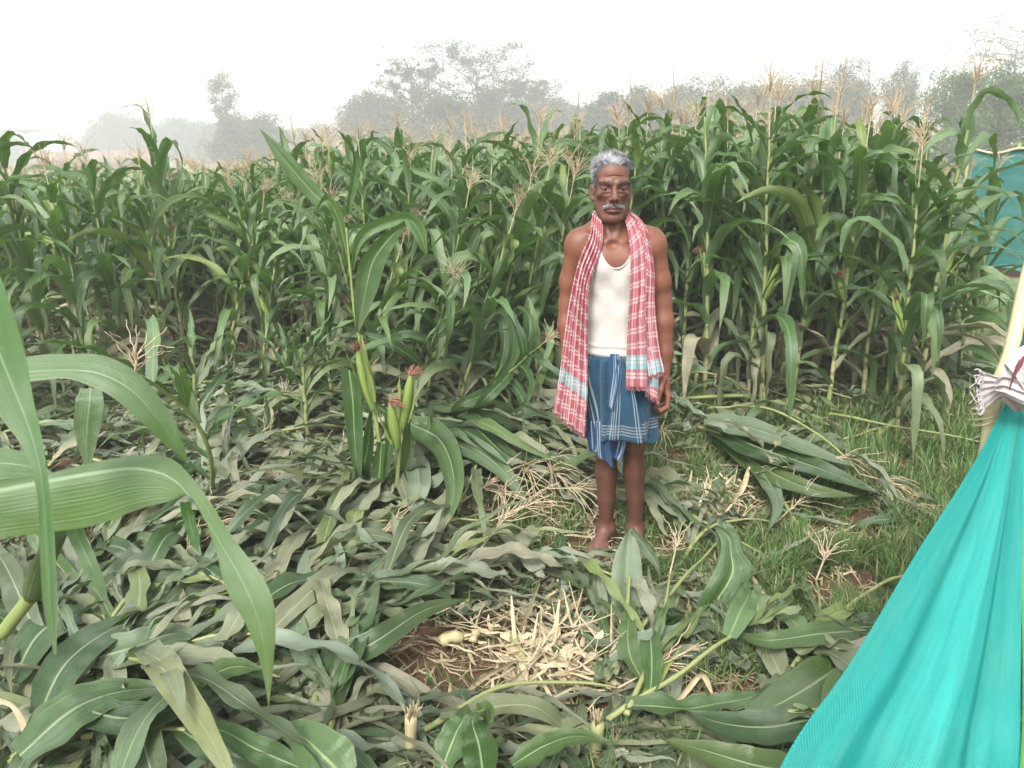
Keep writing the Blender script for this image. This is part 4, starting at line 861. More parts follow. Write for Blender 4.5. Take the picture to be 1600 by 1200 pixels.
    # head
    h = lambda x, y, z: (HX+x, y, z)
    S.ell(h(0, .020, 1.545), (.0705, .092, .080), .02); S.ell(h(0, -.026, 1.475), (.0555, .068, .092), .03); S.ell(h(0, -.020, 1.425), (.044, .055, .045), .03)
    S.ell(h(0, -.070, 1.392), (.022, .016, .016), .022); S.cone(h(-.043, .0, 1.450), h(-.019, -.060, 1.394), .013, .012, .035); S.cone(h(.043, .0, 1.450), h(.019, -.060, 1.394), .013, .012, .035)
    S.ell(h(0, -.062, 1.545), (.050, .030, .045), .03)
    S.cone(h(-.045, -.078, 1.518), h(-.014, -.094, 1.514), .0095, .0105, .014); S.cone(h(.045, -.078, 1.518), h(.014, -.094, 1.514), .0095, .0105, .014)
    S.ell(h(-.043, -.066, 1.470), (.019, .016, .014), .03); S.ell(h(.043, -.066, 1.470), (.019, .016, .014), .03)
    S.ell(h(-.049, -.078, 1.440), (.010, .010, .022), .035, 'cut'); S.ell(h(.049, -.078, 1.440), (.010, .010, .022), .035, 'cut')
    S.ell(h(-.0315, -.104, 1.496), (.0180, .0150, .0115), .012, 'cut'); S.ell(h(.0315, -.104, 1.496), (.0180, .0150, .0115), .012, 'cut')
    for sx in (-1, 1):
        S.ell(h(.0315*sx, -.0755, 1.4965), (.0150, .0125, .0120), .004); S.ell(h(.0315*sx, -.090, 1.4935), (.0112, .006, .0019), .0015, 'cut')
        S.cone(h(.019*sx, -.0865, 1.5050), h(.046*sx, -.0790, 1.5020), .0032, .0032, .005); S.cone(h(.020*sx, -.0850, 1.4845), h(.044*sx, -.0765, 1.4835), .0034, .003, .006)
        S.cone(h(.013*sx, -.100, 1.474), h(.032*sx, -.086, 1.444), .0022, .0022, .012, 'cut')
        S.cone(h(.018*sx, -.092, 1.4795), h(.040*sx, -.084, 1.4740), .0014, .0014, .008, 'cut')
    # nose
    S.path([h(0, -.090, 1.508), h(0, -.103, 1.486), h(0, -.117, 1.463)], [.0075, .0085, .0125], .008); S.ell(h(-.0135, -.104, 1.458), (.0090, .0105, .0088), .006); S.ell(h(.0135, -.104, 1.458), (.0090, .0105, .0088), .006)
    S.ell(h(-.0075, -.112, 1.4495), (.0042, .0055, .0034), .003, 'cut'); S.ell(h(.0075, -.112, 1.4495), (.0042, .0055, .0034), .003, 'cut')
    # mouth
    S.ell(h(0, -.084, 1.428), (.030, .015, .022), .015); S.cone(h(-.022, -.090, 1.4255), h(0, -.0985, 1.4285), .0042, .0055, .004); S.cone(h(.022, -.090, 1.4255), h(0, -.0985, 1.4285), .0042, .0055, .004)
    S.cone(h(-.019, -.089, 1.4165), h(.019, -.089, 1.4165), .0052, .0052, .006); S.ell(h(0, -.096, 1.4155), (.012, .006, .006), .006)
    S.path([h(-.026, -.091, 1.4205), h(0, -.1035, 1.4220), h(.026, -.091, 1.4205)], [.0014, .0018, .0014], .002, 'cut')
    S.ell(h(0, -.092, 1.4035), (.018, .006, .004), .008, 'cut')
    # forehead creases
    for z in (1.540,): S.path([h(-.030, -.0870, z-.002), h(0, -.0945, z+.001), h(.030, -.0870, z-.002)], [.0003, .0005, .0003], .006, 'cut')
    # ears
    for sx in (-1, 1):
        S.ell(h(.0735*sx, .008, 1.480), (.0070, .018, .029), .006, rot=(math.radians(-24)*sx, 'Z')); S.ell(h(.0795*sx, .002, 1.484), (.0050, .011, .018), .004, 'cut', rot=(math.radians(-24)*sx, 'Z')); S.ell(h(.0705*sx, -.002, 1.455), (.006, .009, .010), .006)
    V, Q = S.mesh()
    # skin's own colour apart from the eye sockets: weathered brown, lips, brows, shins and hands darker, palms of colour
    g = lambda c, r: np.exp(-(((V[:, 0]-HX-c[0])/r[0])**2+((V[:, 1]-c[1])/r[1])**2+((V[:, 2]-c[2])/r[2])**2))
    lips = np.clip(g((0, -.1, 1.4155), (.022, .03, .0062))+g((0, -.1, 1.427), (.026, .03, .0042)), 0, 1)*(V[:, 1] < -.07)
    brow = np.zeros(len(V))
    for sx in (-1, 1):
        for t in np.linspace(0, 1, 6): brow = np.maximum(brow, g((sx*(.014+.034*t), -.09, 1.5155+.004*math.sin(t*2.6)), (.0055, .03, .0032)))
    hl = 1.578-0.022*(np.abs(V[:, 0]-HX)/.05)**3*(V[:, 1] < -.02); scalp = ((V[:, 2] > hl) | ((np.abs(V[:, 0]-HX) > .052) & (V[:, 1] > -.046) & (V[:, 2] > 1.505)) | ((V[:, 1] > .035) & (V[:, 2] > 1.44))) & (V[:, 2] > 1.43)
    beard = g((0, -.07, 1.41), (.05, .05, .022))*.35
    socket_shade = sum(g((.0315*sx, -.085, 1.494), (.018, .02, .009)) for sx in (-1, 1))*.15  # shadow of the eye sockets painted into the skin colour
    col = np.stack([lips, np.clip(brow*.5+scalp*.8, 0, 1), np.clip(beard+socket_shade, 0, 1)], 1)
    return V, Q, col, S
def skin_mat():
    m, t = mat('skin'); n = N(t); d = n.data(); p = n.obj(); z = n.sep(p)[2]
    a = n.noise(14, p, 4); b = n.noise(220, p, 3)
    c = n.mix(n.ramp(a, .3, .7), (0.135, 0.050, 0.030), (0.195, 0.076, 0.046)); c = n.mix(n.ramp(z, 1.28, 1.40), c, n.mix(a, (0.105, 0.045, 0.030), (0.160, 0.069, 0.047)))
    c = n.mix(n.math('MULTIPLY', n.ramp(n.noise(9, p, 5, .7),   .5, .68), .14), c, (0.085, 0.034, 0.022)); leg = n.math('SUBTRACT', 1.0, n.ramp(z, .40, .55)); c = n.mix(leg, c, n.mix(a, (0.070, 0.029, 0.020), (0.110, 0.045, 0.031)))
    foot = n.math('SUBTRACT', 1.0, n.ramp(z, .05, .12)); c = n.mix(n.math('MULTIPLY', foot, .6), c, (0.16, 0.085, 0.062))
    c = n.mix(n.math('MULTIPLY', n.ramp(b, .5, .75), .15), c, (0.28, 0.14, 0.09))
    c = n.mix(n.math('MULTIPLY', d[0], .7), c, (0.095, 0.038, 0.035)); c = n.mix(d[1], c, (0.060, 0.050, 0.048)); c = n.mix(d[2], c, (0.10, 0.058, 0.045))
    n.out(n.bsdf(c, n.math('ADD', 0.42, n.math('MULTIPLY', b, .15)), n.bump(n.math('ADD', b, n.math('MULTIPLY', n.noise(45, p, 4), 1.5)), .25, .0025), .32, sss=.08)); return m
def cloth_mat(name, kind):
    m, t = mat(name); n = N(t); uv = n.uv(); s = n.sep(uv); u, v = s[0], s[1]; d = n.data()
    def band(x, period, pos, w, soft=.0006):           # 1 inside |x mod period - pos| < w
        f = n.math('ABSOLUTE', n.math('SUBTRACT', n.math('MODULO', n.math('ADD', x, period*50-pos+period/2), period), period/2))
        return n.math('SUBTRACT', 1.0, n.ramp(f, w-soft, w+soft))
    def addb(c, x, period, ps, w, colr, a): 
        for p_ in ps: c = n.mix(n.math('MULTIPLY', band(x, period, p_, w), a), c, colr)
        return c
    if kind == 'towel':
        c = n.mix(n.noise(60, uv, 2), (0.235, 0.028, 0.044), (0.32, 0.058, 0.072))
        teal = n.math('MULTIPLY', n.ramp(v, .690, .694), n.math('SUBTRACT', 1.0, n.ramp(v, .745, .749))); c = n.mix(teal, c, (0.10, 0.30, 0.31))
        c = addb(c, v, .058, (.010, .024), .0042, (0.46, 0.38, 0.37), .65)
        c = addb(c, u, .052, (.010, .018, .034), .0022, (0.60, 0.40, 0.42), .5); c = addb(c, u, .104, (.045, .053), .0024, (0.13, 0.02, 0.06), .75)
        rough, sp = .95, .1
    elif kind == 'lungi':
        c = n.mix(n.noise(50, uv, 2), (0.008, 0.042, 0.082), (0.014, 0.062, 0.105))
        blue = n.ramp(d[1], .5, .52); c = n.mix(blue, c, (0.009, 0.045, 0.125))
        c = addb(c, u, .115, (.014, .026, .038, .050), .0021, (0.30, 0.38, 0.42), .8)
        hb = n.math('MULTIPLY', n.ramp(v, .300, .302), n.math('SUBTRACT', 1.0, n.ramp(v, .348, .350))); st = band(v, .0125, .004, .0026); c = n.mix(n.math('MULTIPLY', n.math('MULTIPLY', hb, st), .75), c, (0.27, 0.28, 0.32))
        rough, sp = .85, .2
    m_ = n.noise(1, n.scaled(uv, (900, 900, 1)), 2); fold = n.noise(7, n.obj(), 3)
    h = n.math('ADD', n.math('MULTIPLY', m_, .3), n.math('MULTIPLY', n.noise(22, n.obj(), 4, .6, 1.0), 1.6)); c = n.mix(n.math('MULTIPLY', n.ramp(m_, .4, .7), .2), c, (0.75, 0.62, 0.62) if kind == 'towel' else (0.06, 0.13, 0.2))
    n.out(n.bsdf(c, rough, n.bump(h, .45, .012), sp, sheen=.15)); return m
def shirt_mat():
    m, t = mat('shirt'); n = N(t); p = n.obj(); a = n.noise(9, p, 4); b = n.noise(500, p, 1); st = n.noise(30, p, 3)
    c = n.mix(n.ramp(a, .3, .7), (0.40, 0.375, 0.345), (0.50, 0.475, 0.44)); c = n.mix(n.math('MULTIPLY', n.ramp(st, .62, .75), .2), c, (0.5, 0.44, 0.36))
    w = n.noise(1, n.scaled(p, (26, 26, 5)), 3)
    n.out(n.bsdf(c, .9, n.bump(n.math('ADD', n.math('MULTIPLY', b, .08), w), .35, .008), .15, sheen=.1)); return m
M_SKIN = skin_mat(); M_TOWEL = cloth_mat('towel_cloth', 'towel'); M_LUNGI = cloth_mat('lungi_cloth', 'lungi'); M_SHIRT = shirt_mat()
def hair_mat():
    m, t = mat('hair'); n = N(t); d = n.data(); c = n.mix(d[0], (0.035, 0.035, 0.042), (0.52, 0.53, 0.56)); n.out(n.bsdf(c, .5, None, .4)); return m
M_HAIR = hair_mat()
def build_man():
    root = empty('person', (MAN[0], MAN[1], 0)); tag(root, 'elderly barefoot man in white undershirt and blue checked lungi, red checked towel round neck', 'person')
    V, Q, col, S = build_body(); print('body', len(V))
    body = obj('body', new_mesh('body', V, Q, None, col), M_SKIN, root)
    # undershirt
    X = axis([(-.23, .14, .0032)]); Y = axis([(-.14, .14, .0032)]); Z = axis([(.82, 1.36, .0032)])
    T = SDF(X, Y, Z); torso(T); x, y, z = X[:, None, None], Y[None, :, None], Z[None, None, :]
    off = .0065+.0018*np.sin(x*55+z*30+2*np.sin(z*17))*np.clip(-y*20, 0, 1)+.0012*np.sin(-x*60+z*48+1)*np.clip(-y*20, 0, 1)+.0035*np.sin(z*38+x*22+1.5*np.sin(x*30))*np.clip((1.0-z)*6, 0, 1)+.0022*np.sin(x*70+z*9)*np.clip((1.15-z)*5, 0, 1)+.010*np.exp(-((z-.872)/.016)**2)+.004*np.exp(-((z-.905)/.008)**2)+0.010*np.clip((1.12-z)*4, 0, 1)*np.clip(-y*14, 0, 1)
    D = T.D-off; nx = HX+.016
    cut = np.sqrt(((x-nx)/1.0)**2+((z-1.335)/1.9)**2)-.068                       # neckline
    cut = np.minimum(cut, np.where(z > 1.335, np.abs(x-nx)-.068, 9)); yb = np.clip((y-.03)*2, 0, 1)
    arm = np.minimum(np.sqrt(((x+.212)/.62)**2+((z-1.27)/1.25)**2)-.082, np.sqrt(((x-.112)/.62)**2+((z-1.27)/1.25)**2)-.082)
    D = np.maximum(D, -cut+yb*.03+0*D); D = np.maximum(D, -arm+0*D); D = np.maximum(D, (.858+.002*np.sin(x*30)+.0*y)-z+0*D)
    V2, Q2 = T.mesh(D); sh = obj('undershirt', new_mesh('undershirt', V2, Q2), M_SHIRT, root)
    # neckline hem
    A = Acc(); a = np.linspace(-math.pi*.98, -math.pi*.02, 40); pts = []
    for q in a:
        px, pz = nx+.068*math.cos(q), 1.335+.068*1.9*math.sin(q); i = np.searchsorted(X, px); k = np.searchsorted(Z, pz); colD = (T.D[i, :, k]-.0075); j = np.argmax(colD < 0); pts.append((px, Y[j]-.001, pz))
    pts = np.array(pts); pts[:, 1] = np.convolve(np.pad(pts[:, 1], 3, 'edge'), np.ones(7)/7, 'valid'); tube(A, pts, .0035, 6, (0, 0, 0)); A.build('neck_hem', M_SHIRT, sh)
    # lungi: gathered at the knot, hem higher in front of one knee
    A = Acc(); nu, nv = 190, 70; ph = np.linspace(0, 2*np.pi, nu, endpoint=False); t = np.linspace(0, 1, nv)[:, None]
    cx, cyy = -.040, .012; front = np.exp(-((np.angle(np.exp(1j*(ph+math.pi/2-.0))))/.9)**2)     # ph = -pi/2 faces the camera
    hem = .535-.02*np.sin(ph*2+.5)+.008*np.sin(ph*7+1)-.055*np.exp(-((np.angle(np.exp(1j*(ph+.6))))/.5)**2)
    ztop = .895; z = ztop+(hem-ztop)[None, :]*t
    rx = np.interp(t[:, 0], [0, .12, .35, 1], [.128, .146, .160, .160])[:, None]; ry = np.interp(t[:, 0], [0, .12, .35, 1], [.092, .112, .128, .122])[:, None]
    da = np.angle(np.exp(1j*(ph+math.pi/2+.18)))[None, :]                     # angle from the knot
    slant = ph[None, :]+0.0*t
    pl = np.sin(da*17+1.2*np.sin(da*3))*np.exp(-(da/1.1)**2)*.020*(1-.45*t)+.018*np.sin(ph[None, :]*7+t*2.2)*t+.008*np.sin(ph[None, :]*13-1)*t
    knot = .022*np.exp(-(da/.22)**2)*np.exp(-((t-.05)/.22)**2); ridge = .020*np.exp(-((da-.10-.55*t)/.10)**2)*np.clip(t*4, 0, 1)-.012*np.exp(-((da-.28-.75*t)/.12)**2)*np.clip(t*3, 0, 1)
    rr = (pl+knot+ridge)*np.clip((t-.08)*9, 0, 1)-.012*np.clip(1-t*9, 0, 1); Xl = cx+.018*t+(rx+rr)*np.cos(ph)[None, :]; Yl = cyy+(ry+rr)*np.sin(ph)[None, :]
    uu = (ph[None, :]-.42*(1-t)*np.tanh(da*1.5))*.150; vv = (ztop-z)*1.0
    tt = np.broadcast_to(t, z.shape); dd = np.stack([0*z, ((hem[None, :]+.034 > z)*np.exp(-(np.angle(np.exp(1j*(ph+math.pi/2-.35)))/.55)**2)[None, :] > .35)*1.0, 0*z], -1)
    strip = (np.abs(da-.04-.10*t) < .055)*(t < .55); dd[..., 1] = np.maximum(dd[..., 1], strip)
    P = np.stack([Xl, Yl, z], -1); F = grid_faces(nv, nu, True); inn = P.copy(); inn[..., 0] = cx+.018*t+(rx+rr-.004)*np.cos(ph)[None, :]; inn[..., 1] = cyy+(ry+rr-.004)*np.sin(ph)[None, :]
    k = nv*nu; j = np.arange(nu); j2 = (j+1) % nu; e = (nv-1)*nu; FF = np.vstack([F[:, ::-1], F+k, np.stack([e+j, e+j2, e+j2+k, e+j+k], 1)])
    U = np.stack([uu, vv+0*uu], -1).reshape(-1, 2)
    me = new_mesh('lungi', np.vstack([P.reshape(-1, 3), inn.reshape(-1, 3)]), FF, np.vstack([U, U]), np.vstack([dd.reshape(-1, 3)]*2)); lu = obj('lungi', me, M_LUNGI, root)
    # the tucked under-layer hanging lower between the knees, and the loose outer flap
    A = Acc(); sheet(A, [(-.148, -.075, .60), (-.140, -.082, .50), (-.135, -.080, .475)], [(.010, -.115, .60), (.004, -.095, .50), (-.012, -.088, .428)], 60, 24, .007, 3.5, .16, .06, C=(0, 1, 0))
    sheet(A, [(-.146, -.06, .60), (-.143, -.074, .505), (-.138, -.068, .472)], [(-.060, -.12, .60), (-.052, -.106, .48), (-.042, -.100, .405)], 40, 24, .006, 2.2, .10, .10, C=(0, 1, 0), ph=2)
    A.build('lungi_underlayer', M_LUNGI, lu)
    A = Acc(); sheet(A, [(-.050, -.142, .872), (-.070, -.155, .70), (-.090, -.156, .552)], [(-.018, -.142, .872), (.030, -.150, .70), (.068, -.128, .520)], 60, 40, .006, 1.6, .15, .03, ph=.6); A.build('lungi_flap', M_LUNGI, lu)
    A = Acc(); sheet(A, [(-.072, -.128, .888), (-.076, -.148, .80), (-.084, -.160, .69)], [(-.042, -.130, .888), (-.036, -.156, .80), (-.060, -.166, .67)], 26, 26, .006, 1.5, .05, .0, ph=1.5, C=(0, 1, 0)); A.build('lungi_tuck', M_LUNGI, lu)
    # towel: round the neck, down both sides
    tw = Acc()
    sheet(tw, [(HX-.045, .050, 1.412), (HX-.062, .005, 1.398), (-.150, -.050, 1.33), (-.190, -.078, 1.235), (-.222, -.085, 1.10), (-.245, -.085, .95), (-.262, -.080, .80), (-.288, -.078, .640)],
          [(HX-.050, .058, 1.36), (HX-.036, -.040, 1.372), (-.118, -.088, 1.27), (-.160, -.118, 1.15), (-.164, -.122, 1.03), (-.162, -.138, .88), (-.160, -.165, .74), (-.166, -.168, .560)], 90, 120, .0085, 4.5, .34, 0.0, ph=.4, sharp=.8)
    P2 = sheet(tw, [(HX+.050, .058, 1.36), (HX+.052, -.045, 1.375), (-.008, -.098, 1.28), (-.006, -.120, 1.15), (-.010, -.128, 1.0), (-.012, -.142, .87), (-.016, -.172, .770)],
          [(HX+.050, .050, 1.412), (HX+.075, -.005, 1.396), (.045, -.070, 1.325), (.062, -.098, 1.17), (.058, -.118, 1.02), (.068, -.135, .87), (.070, -.162, .762)], 80, 120, .0065, 2.6, .26, .08, ph=2.2, sharp=.8)
    sheet(tw, [(HX+.070, .030, 1.405), (.030, -.045, 1.35), (.052, -.082, 1.22), (.050, -.100, 1.05), (.058, -.112, .90), (.066, -.140, .795)],
          [(HX+.085, .020, 1.398), (.058, -.040, 1.335), (.084, -.060, 1.20), (.092, -.070, 1.05), (.112, -.085, .90), (.134, -.105, .805)], 50, 110, .009, 2.3, .17, .10, ph=1.0, sharp=.8)
    sheet(tw, [(.030, -.115, .90), (.040, -.128, .83), (.062, -.138, .735)], [(.100, -.090, .90), (.118, -.100, .82), (.122, -.112, .688)], 40, 40, .006, 1.7, .12, .60, ph=.3)
    # behind the neck
    sheet(tw, [(HX-.046, .050, 1.412), (HX-.02, .078, 1.425), (HX+.02, .078, 1.425), (HX+.050, .050, 1.412)], [(HX-.052, .058, 1.355), (HX-.02, .090, 1.345), (HX+.02, .090, 1.345), (HX+.052, .058, 1.355)], 40, 40, .003, 2, .2, 0)
    to = tw.build('towel', M_TOWEL, root)
    # fringe
    r = np.random.default_rng(2); frm = simple('fringe_thread', (.45, .10, .13), (.6, .36, .36), 30, .9)
    for (a, b, n) in (((-.288, -.080, .640), (-.166, -.170, .560), 46), ((-.016, -.174, .770), (.070, -.164, .762), 34), ((.066, -.142, .795), (.134, -.107, .805), 26), ((.062, -.140, .735), (.122, -.114, .688), 22)):
        fr = Acc()
        for q in np.linspace(0, 1, n):
            p = np.array(a)*(1-q)+np.array(b)*q+r.normal(0, .002, 3); tube(fr, [p+[0, 0, .004], p+[r.normal(0, .002), 0, -.006], p+[r.normal(0, .004), 0, -.012]], .0009, 3, (0, 0, 0), cap=False)
        fr.build('fringe', frm, to)
    # eyes
    ey = simple('eye_white', (.42, .36, .32), (.5, .44, .40), 50, .25, .5); ir = simple('iris', (.012, .007, .005), (.02, .012, .008), 50, .15, .6)
    for sx in (-1, 1):
        bpy_s = Acc(); c = np.array([HX+.0315*sx, -.0757, 1.4965]); R = .0118
        th = np.linspace(0, np.pi, 14)[:, None]; p_ = np.linspace(0, 2*np.pi, 20, endpoint=False)[None, :]
        V = np.stack([c[0]+R*np.sin(th)*np.cos(p_), c[1]-R*np.cos(th)+0*p_, c[2]+R*np.sin(th)*np.sin(p_)], -1).reshape(-1, 3); bpy_s.add(V, grid_faces(14, 20, True)[:, ::-1]); e = bpy_s.build('eye', ey, root)
        I = Acc(); V = np.stack([c[0]+(R+.0004)*np.sin(th*.165)*np.cos(p_), c[1]-(R+.0004)*np.cos(th*.165)+0*p_, c[2]-.0028+(R+.0004)*np.sin(th*.165)*np.sin(p_)], -1).reshape(-1, 3); I.add(V, grid_faces(14, 20, True)[:, ::-1]); I.build('iris', ir, e)
    # hair: short wavy grey strands swept back, moustache, brows, stubble
    hr = Acc(); r = np.random.default_rng(9); Cc = np.array([HX, .020, 1.545]); cnt = 0
    idx = np.where((V2[:, 0] > 9))[0]
    vn = V[:0]
    Vb, _ = np.asarray(body.data.vertices[0].co), 0
    co = np.zeros(len(body.data.vertices)*3, np.float32); body.data.vertices.foreach_get('co', co); co = co.reshape(-1, 3)
    nr = np.zeros(len(co)*3, np.float32); body.data.vertex_normals.foreach_get('vector', nr) if hasattr(body.data, 'vertex_normals') else body.data.vertices.foreach_get('normal', nr); nr = nr.reshape(-1, 3)
    lx, ly, lz = co[:, 0]-HX, co[:, 1], co[:, 2]
    line = 1.578-0.022*(np.abs(lx)/.05)**3*(ly < -.02)                       # front hairline, receding towards the temples' inner side
    side = (np.abs(lx) > .052)
    front_ok = (lz > line) & (np.abs(lx) < .062)
    side_ok = side & (ly > -.046+.35*np.clip(1.56-lz, 0, .1)) & (lz > 1.497)
    back_ok = (ly > .035) & (lz > 1.43)
    reg = np.where((lz > 1.42) & (front_ok | side_ok | back_ok) & (np.hypot(lx/.09, 0) < 1.0) & ~((np.abs(lx) > .068) & (lz < 1.522) & (ly < .03)))[0]
    for i in r.choice(reg, 9000):
        p = co[i]; nn = nr[i]; l = np.array([lx[i], ly[i], lz[i]]); back = np.array([.25+.9*lx[i]*6, .75, .05]); 
        ln = r.uniform(.012, .034)*(1.15 if l[2] > 1.57 else .62); fl = np.array([math.sin(l[1]*70+l[2]*50), math.sin(l[0]*60+2), math.cos(l[0]*75+l[1]*40)])*.45; dirn = nn*(.30 if l[2] > 1.57 else .12)+back*.75+fl*(.6 if l[2] > 1.55 else .25)+np.array([.15, 0, -.6 if abs(l[0]) > .055 and l[2] < 1.57 else .0]); dirn = dirn-nn*(dirn@nn); dirn = dirn/(np.linalg.norm(dirn)+1e-6)+nn*(.42 if l[2] > 1.56 else .15)+r.normal(0, .13, 3); dirn /= np.linalg.norm(dirn)
        wv = r.normal(0, .22, 3); t = np.linspace(0, 1, 6)[:, None]; P = p-nn*.002+dirn*ln*t+wv*ln*.35*np.sin(t*5+i)*t+np.array([0, .3, -.5])*ln*t*t*.5
        side_dark = l[0] > .03
        shade = np.clip(r.normal(.50 if not side_dark else .26, .26)+.5*math.sin(l[0]*90+l[1]*60)*.6, 0, 1); shade = shade if l[2] > 1.5 else min(1, shade+.25)
        tube(hr, P, np.linspace(.0009, .0004, 6), 3, (shade, 0, 0), cap=False)
    # skull cap of hair under the strands
    hr.build('hair', M_HAIR, root)
    def tuft(name, fn, n, C, rad):
        A = Acc(); k = 0
        reg = np.where(fn(lx, ly, lz))[0]
        for i in r.choice(reg, n): C(A, co[i], nr[i], lx[i], lz[i])
        return A.build(name, M_HAIR, root)
    def mo(A, p, nn, x, z):
        sx = 1 if x > 0 else -1; d = nn*.3+np.array([sx*.9, 0, -.75])+r.normal(0, .12, 3); d /= np.linalg.norm(d); t = np.linspace(0, 1, 4)[:, None]; P = p+nn*.0005+d*.011*t
        tube(A, P, [.0006, .0006, .0005, .0003], 3, (np.clip(r.normal(.42, .28), 0, 1), 0, 0), cap=False)
    tuft('moustache', lambda x, y, z: (y < -.075) & (np.abs(x) < .031) & (z < 1.4475-.35*np.abs(x)) & (z > 1.4375-.26*np.abs(x)) & (np.abs(x) > .002), 380, mo, 1)
    def br(A, p, nn, x, z):
        sx = 1 if x > 0 else -1; d = nn*.35+np.array([sx*.95, 0, .15])+r.normal(0, .2, 3); d /= np.linalg.norm(d); t = np.linspace(0, 1, 3)[:, None]; tube(A, p+d*.008*t, [.0006, .0006, .0003], 3, (r.uniform(0, .12), 0, 0), cap=False)
    tuft('eyebrows', lambda x, y, z: (y < -.055) & (np.abs(x) > .012) & (np.abs(x) < .050) & (np.abs(z-(1.5165+.003*np.sin((np.abs(x)-.012)*70))) < .0042), 70, br, 1)
    return root
build_man()
# ---------------------------------------------------------------- shade net, pole, knotted cloth
def net_mat(name, ca, cb, hole=.35, cell=.0042):
    m, t = mat(name); n = N(t); uv = n.uv(); s = n.sep(uv); u, v = s[0], s[1]; wob = n.noise(1, n.scaled(uv, (40, 40, 1)), 2)
    k = 2*math.pi/cell; a = n.math('SINE', n.math('ADD', n.math('MULTIPLY', u, k), n.math('MULTIPLY', wob, 3.0))); b = n.math('SINE', n.math('ADD', n.math('MULTIPLY', v, k*.8), n.math('MULTIPLY', wob, 2.0)))
    w = n.math('MULTIPLY', a, b); col_ = n.noise(1, n.scaled(uv, (70, 6, 1)), 3); wide = n.noise(1, n.scaled(uv, (9, .5, 1)), 3)
    hm = n.math('MULTIPLY', n.ramp(w, .35, .75), n.ramp(wide, .40, .60)); c0 = n.ramp(wide, .45, .62); c = n.mix(n.ramp(w, -.6, .8), ca, cb); mot = n.noise(1, n.scaled(uv, (5, 3, 1)), 5, .65); c = n.mix(n.math('MULTIPLY', n.ramp(mot, .45, .7), .35), c, (.10, .36, .24)); c = n.mix(n.math('MULTIPLY', n.math('ADD', n.math('MULTIPLY', c0, .5), n.math('MULTIPLY', n.ramp(n.math('ABSOLUTE', n.math('SUBTRACT', u, .25)), .07, .0), .5)), .8), c, tuple(min(1, x*1.35+.05) for x in cb)); c = n.mix(n.math('MULTIPLY', n.ramp(col_, .4, .7), .35), c, tuple(x*.7 for x in ca))
    sh = n.bsdf(c, .38, n.bump(n.math('MULTIPLY', w, -1.0), .55, .0012), .5, .42, tuple(min(1, x*1.3) for x in cb))
    tr = n.n('ShaderNodeBsdfTransparent'); mx = n.n('ShaderNodeMixShader'); n.l(n.math('MULTIPLY', hm, hole), mx.inputs[0]); n.l(sh, mx.inputs[1]); n.l(tr.outputs[0], mx.inputs[2]); n.out(mx.outputs[0]); return m
M_NET = net_mat('teal_net', (0.003, 0.23, 0.22), (0.02, 0.44, 0.40), .5, .0054); M_NETB = net_mat('teal_net_far', (0.006, 0.15, 0.13), (0.012, 0.20, 0.17), .12, .01); M_NETG = net_mat('green_net', (0.12, 0.36, 0.12), (0.22, 0.50, 0.20), .3)
M_CREAM = simple('cream_pole', (.38, .36, .20), (.46, .44, .28), 9, .5, .4, .3, .004); M_WHITE = simple('white_cloth', (.40, .37, .36), (.48, .45, .44), 40, .9, .15, .4, .004)
def A3(*P): return [at(*p) for p in P]
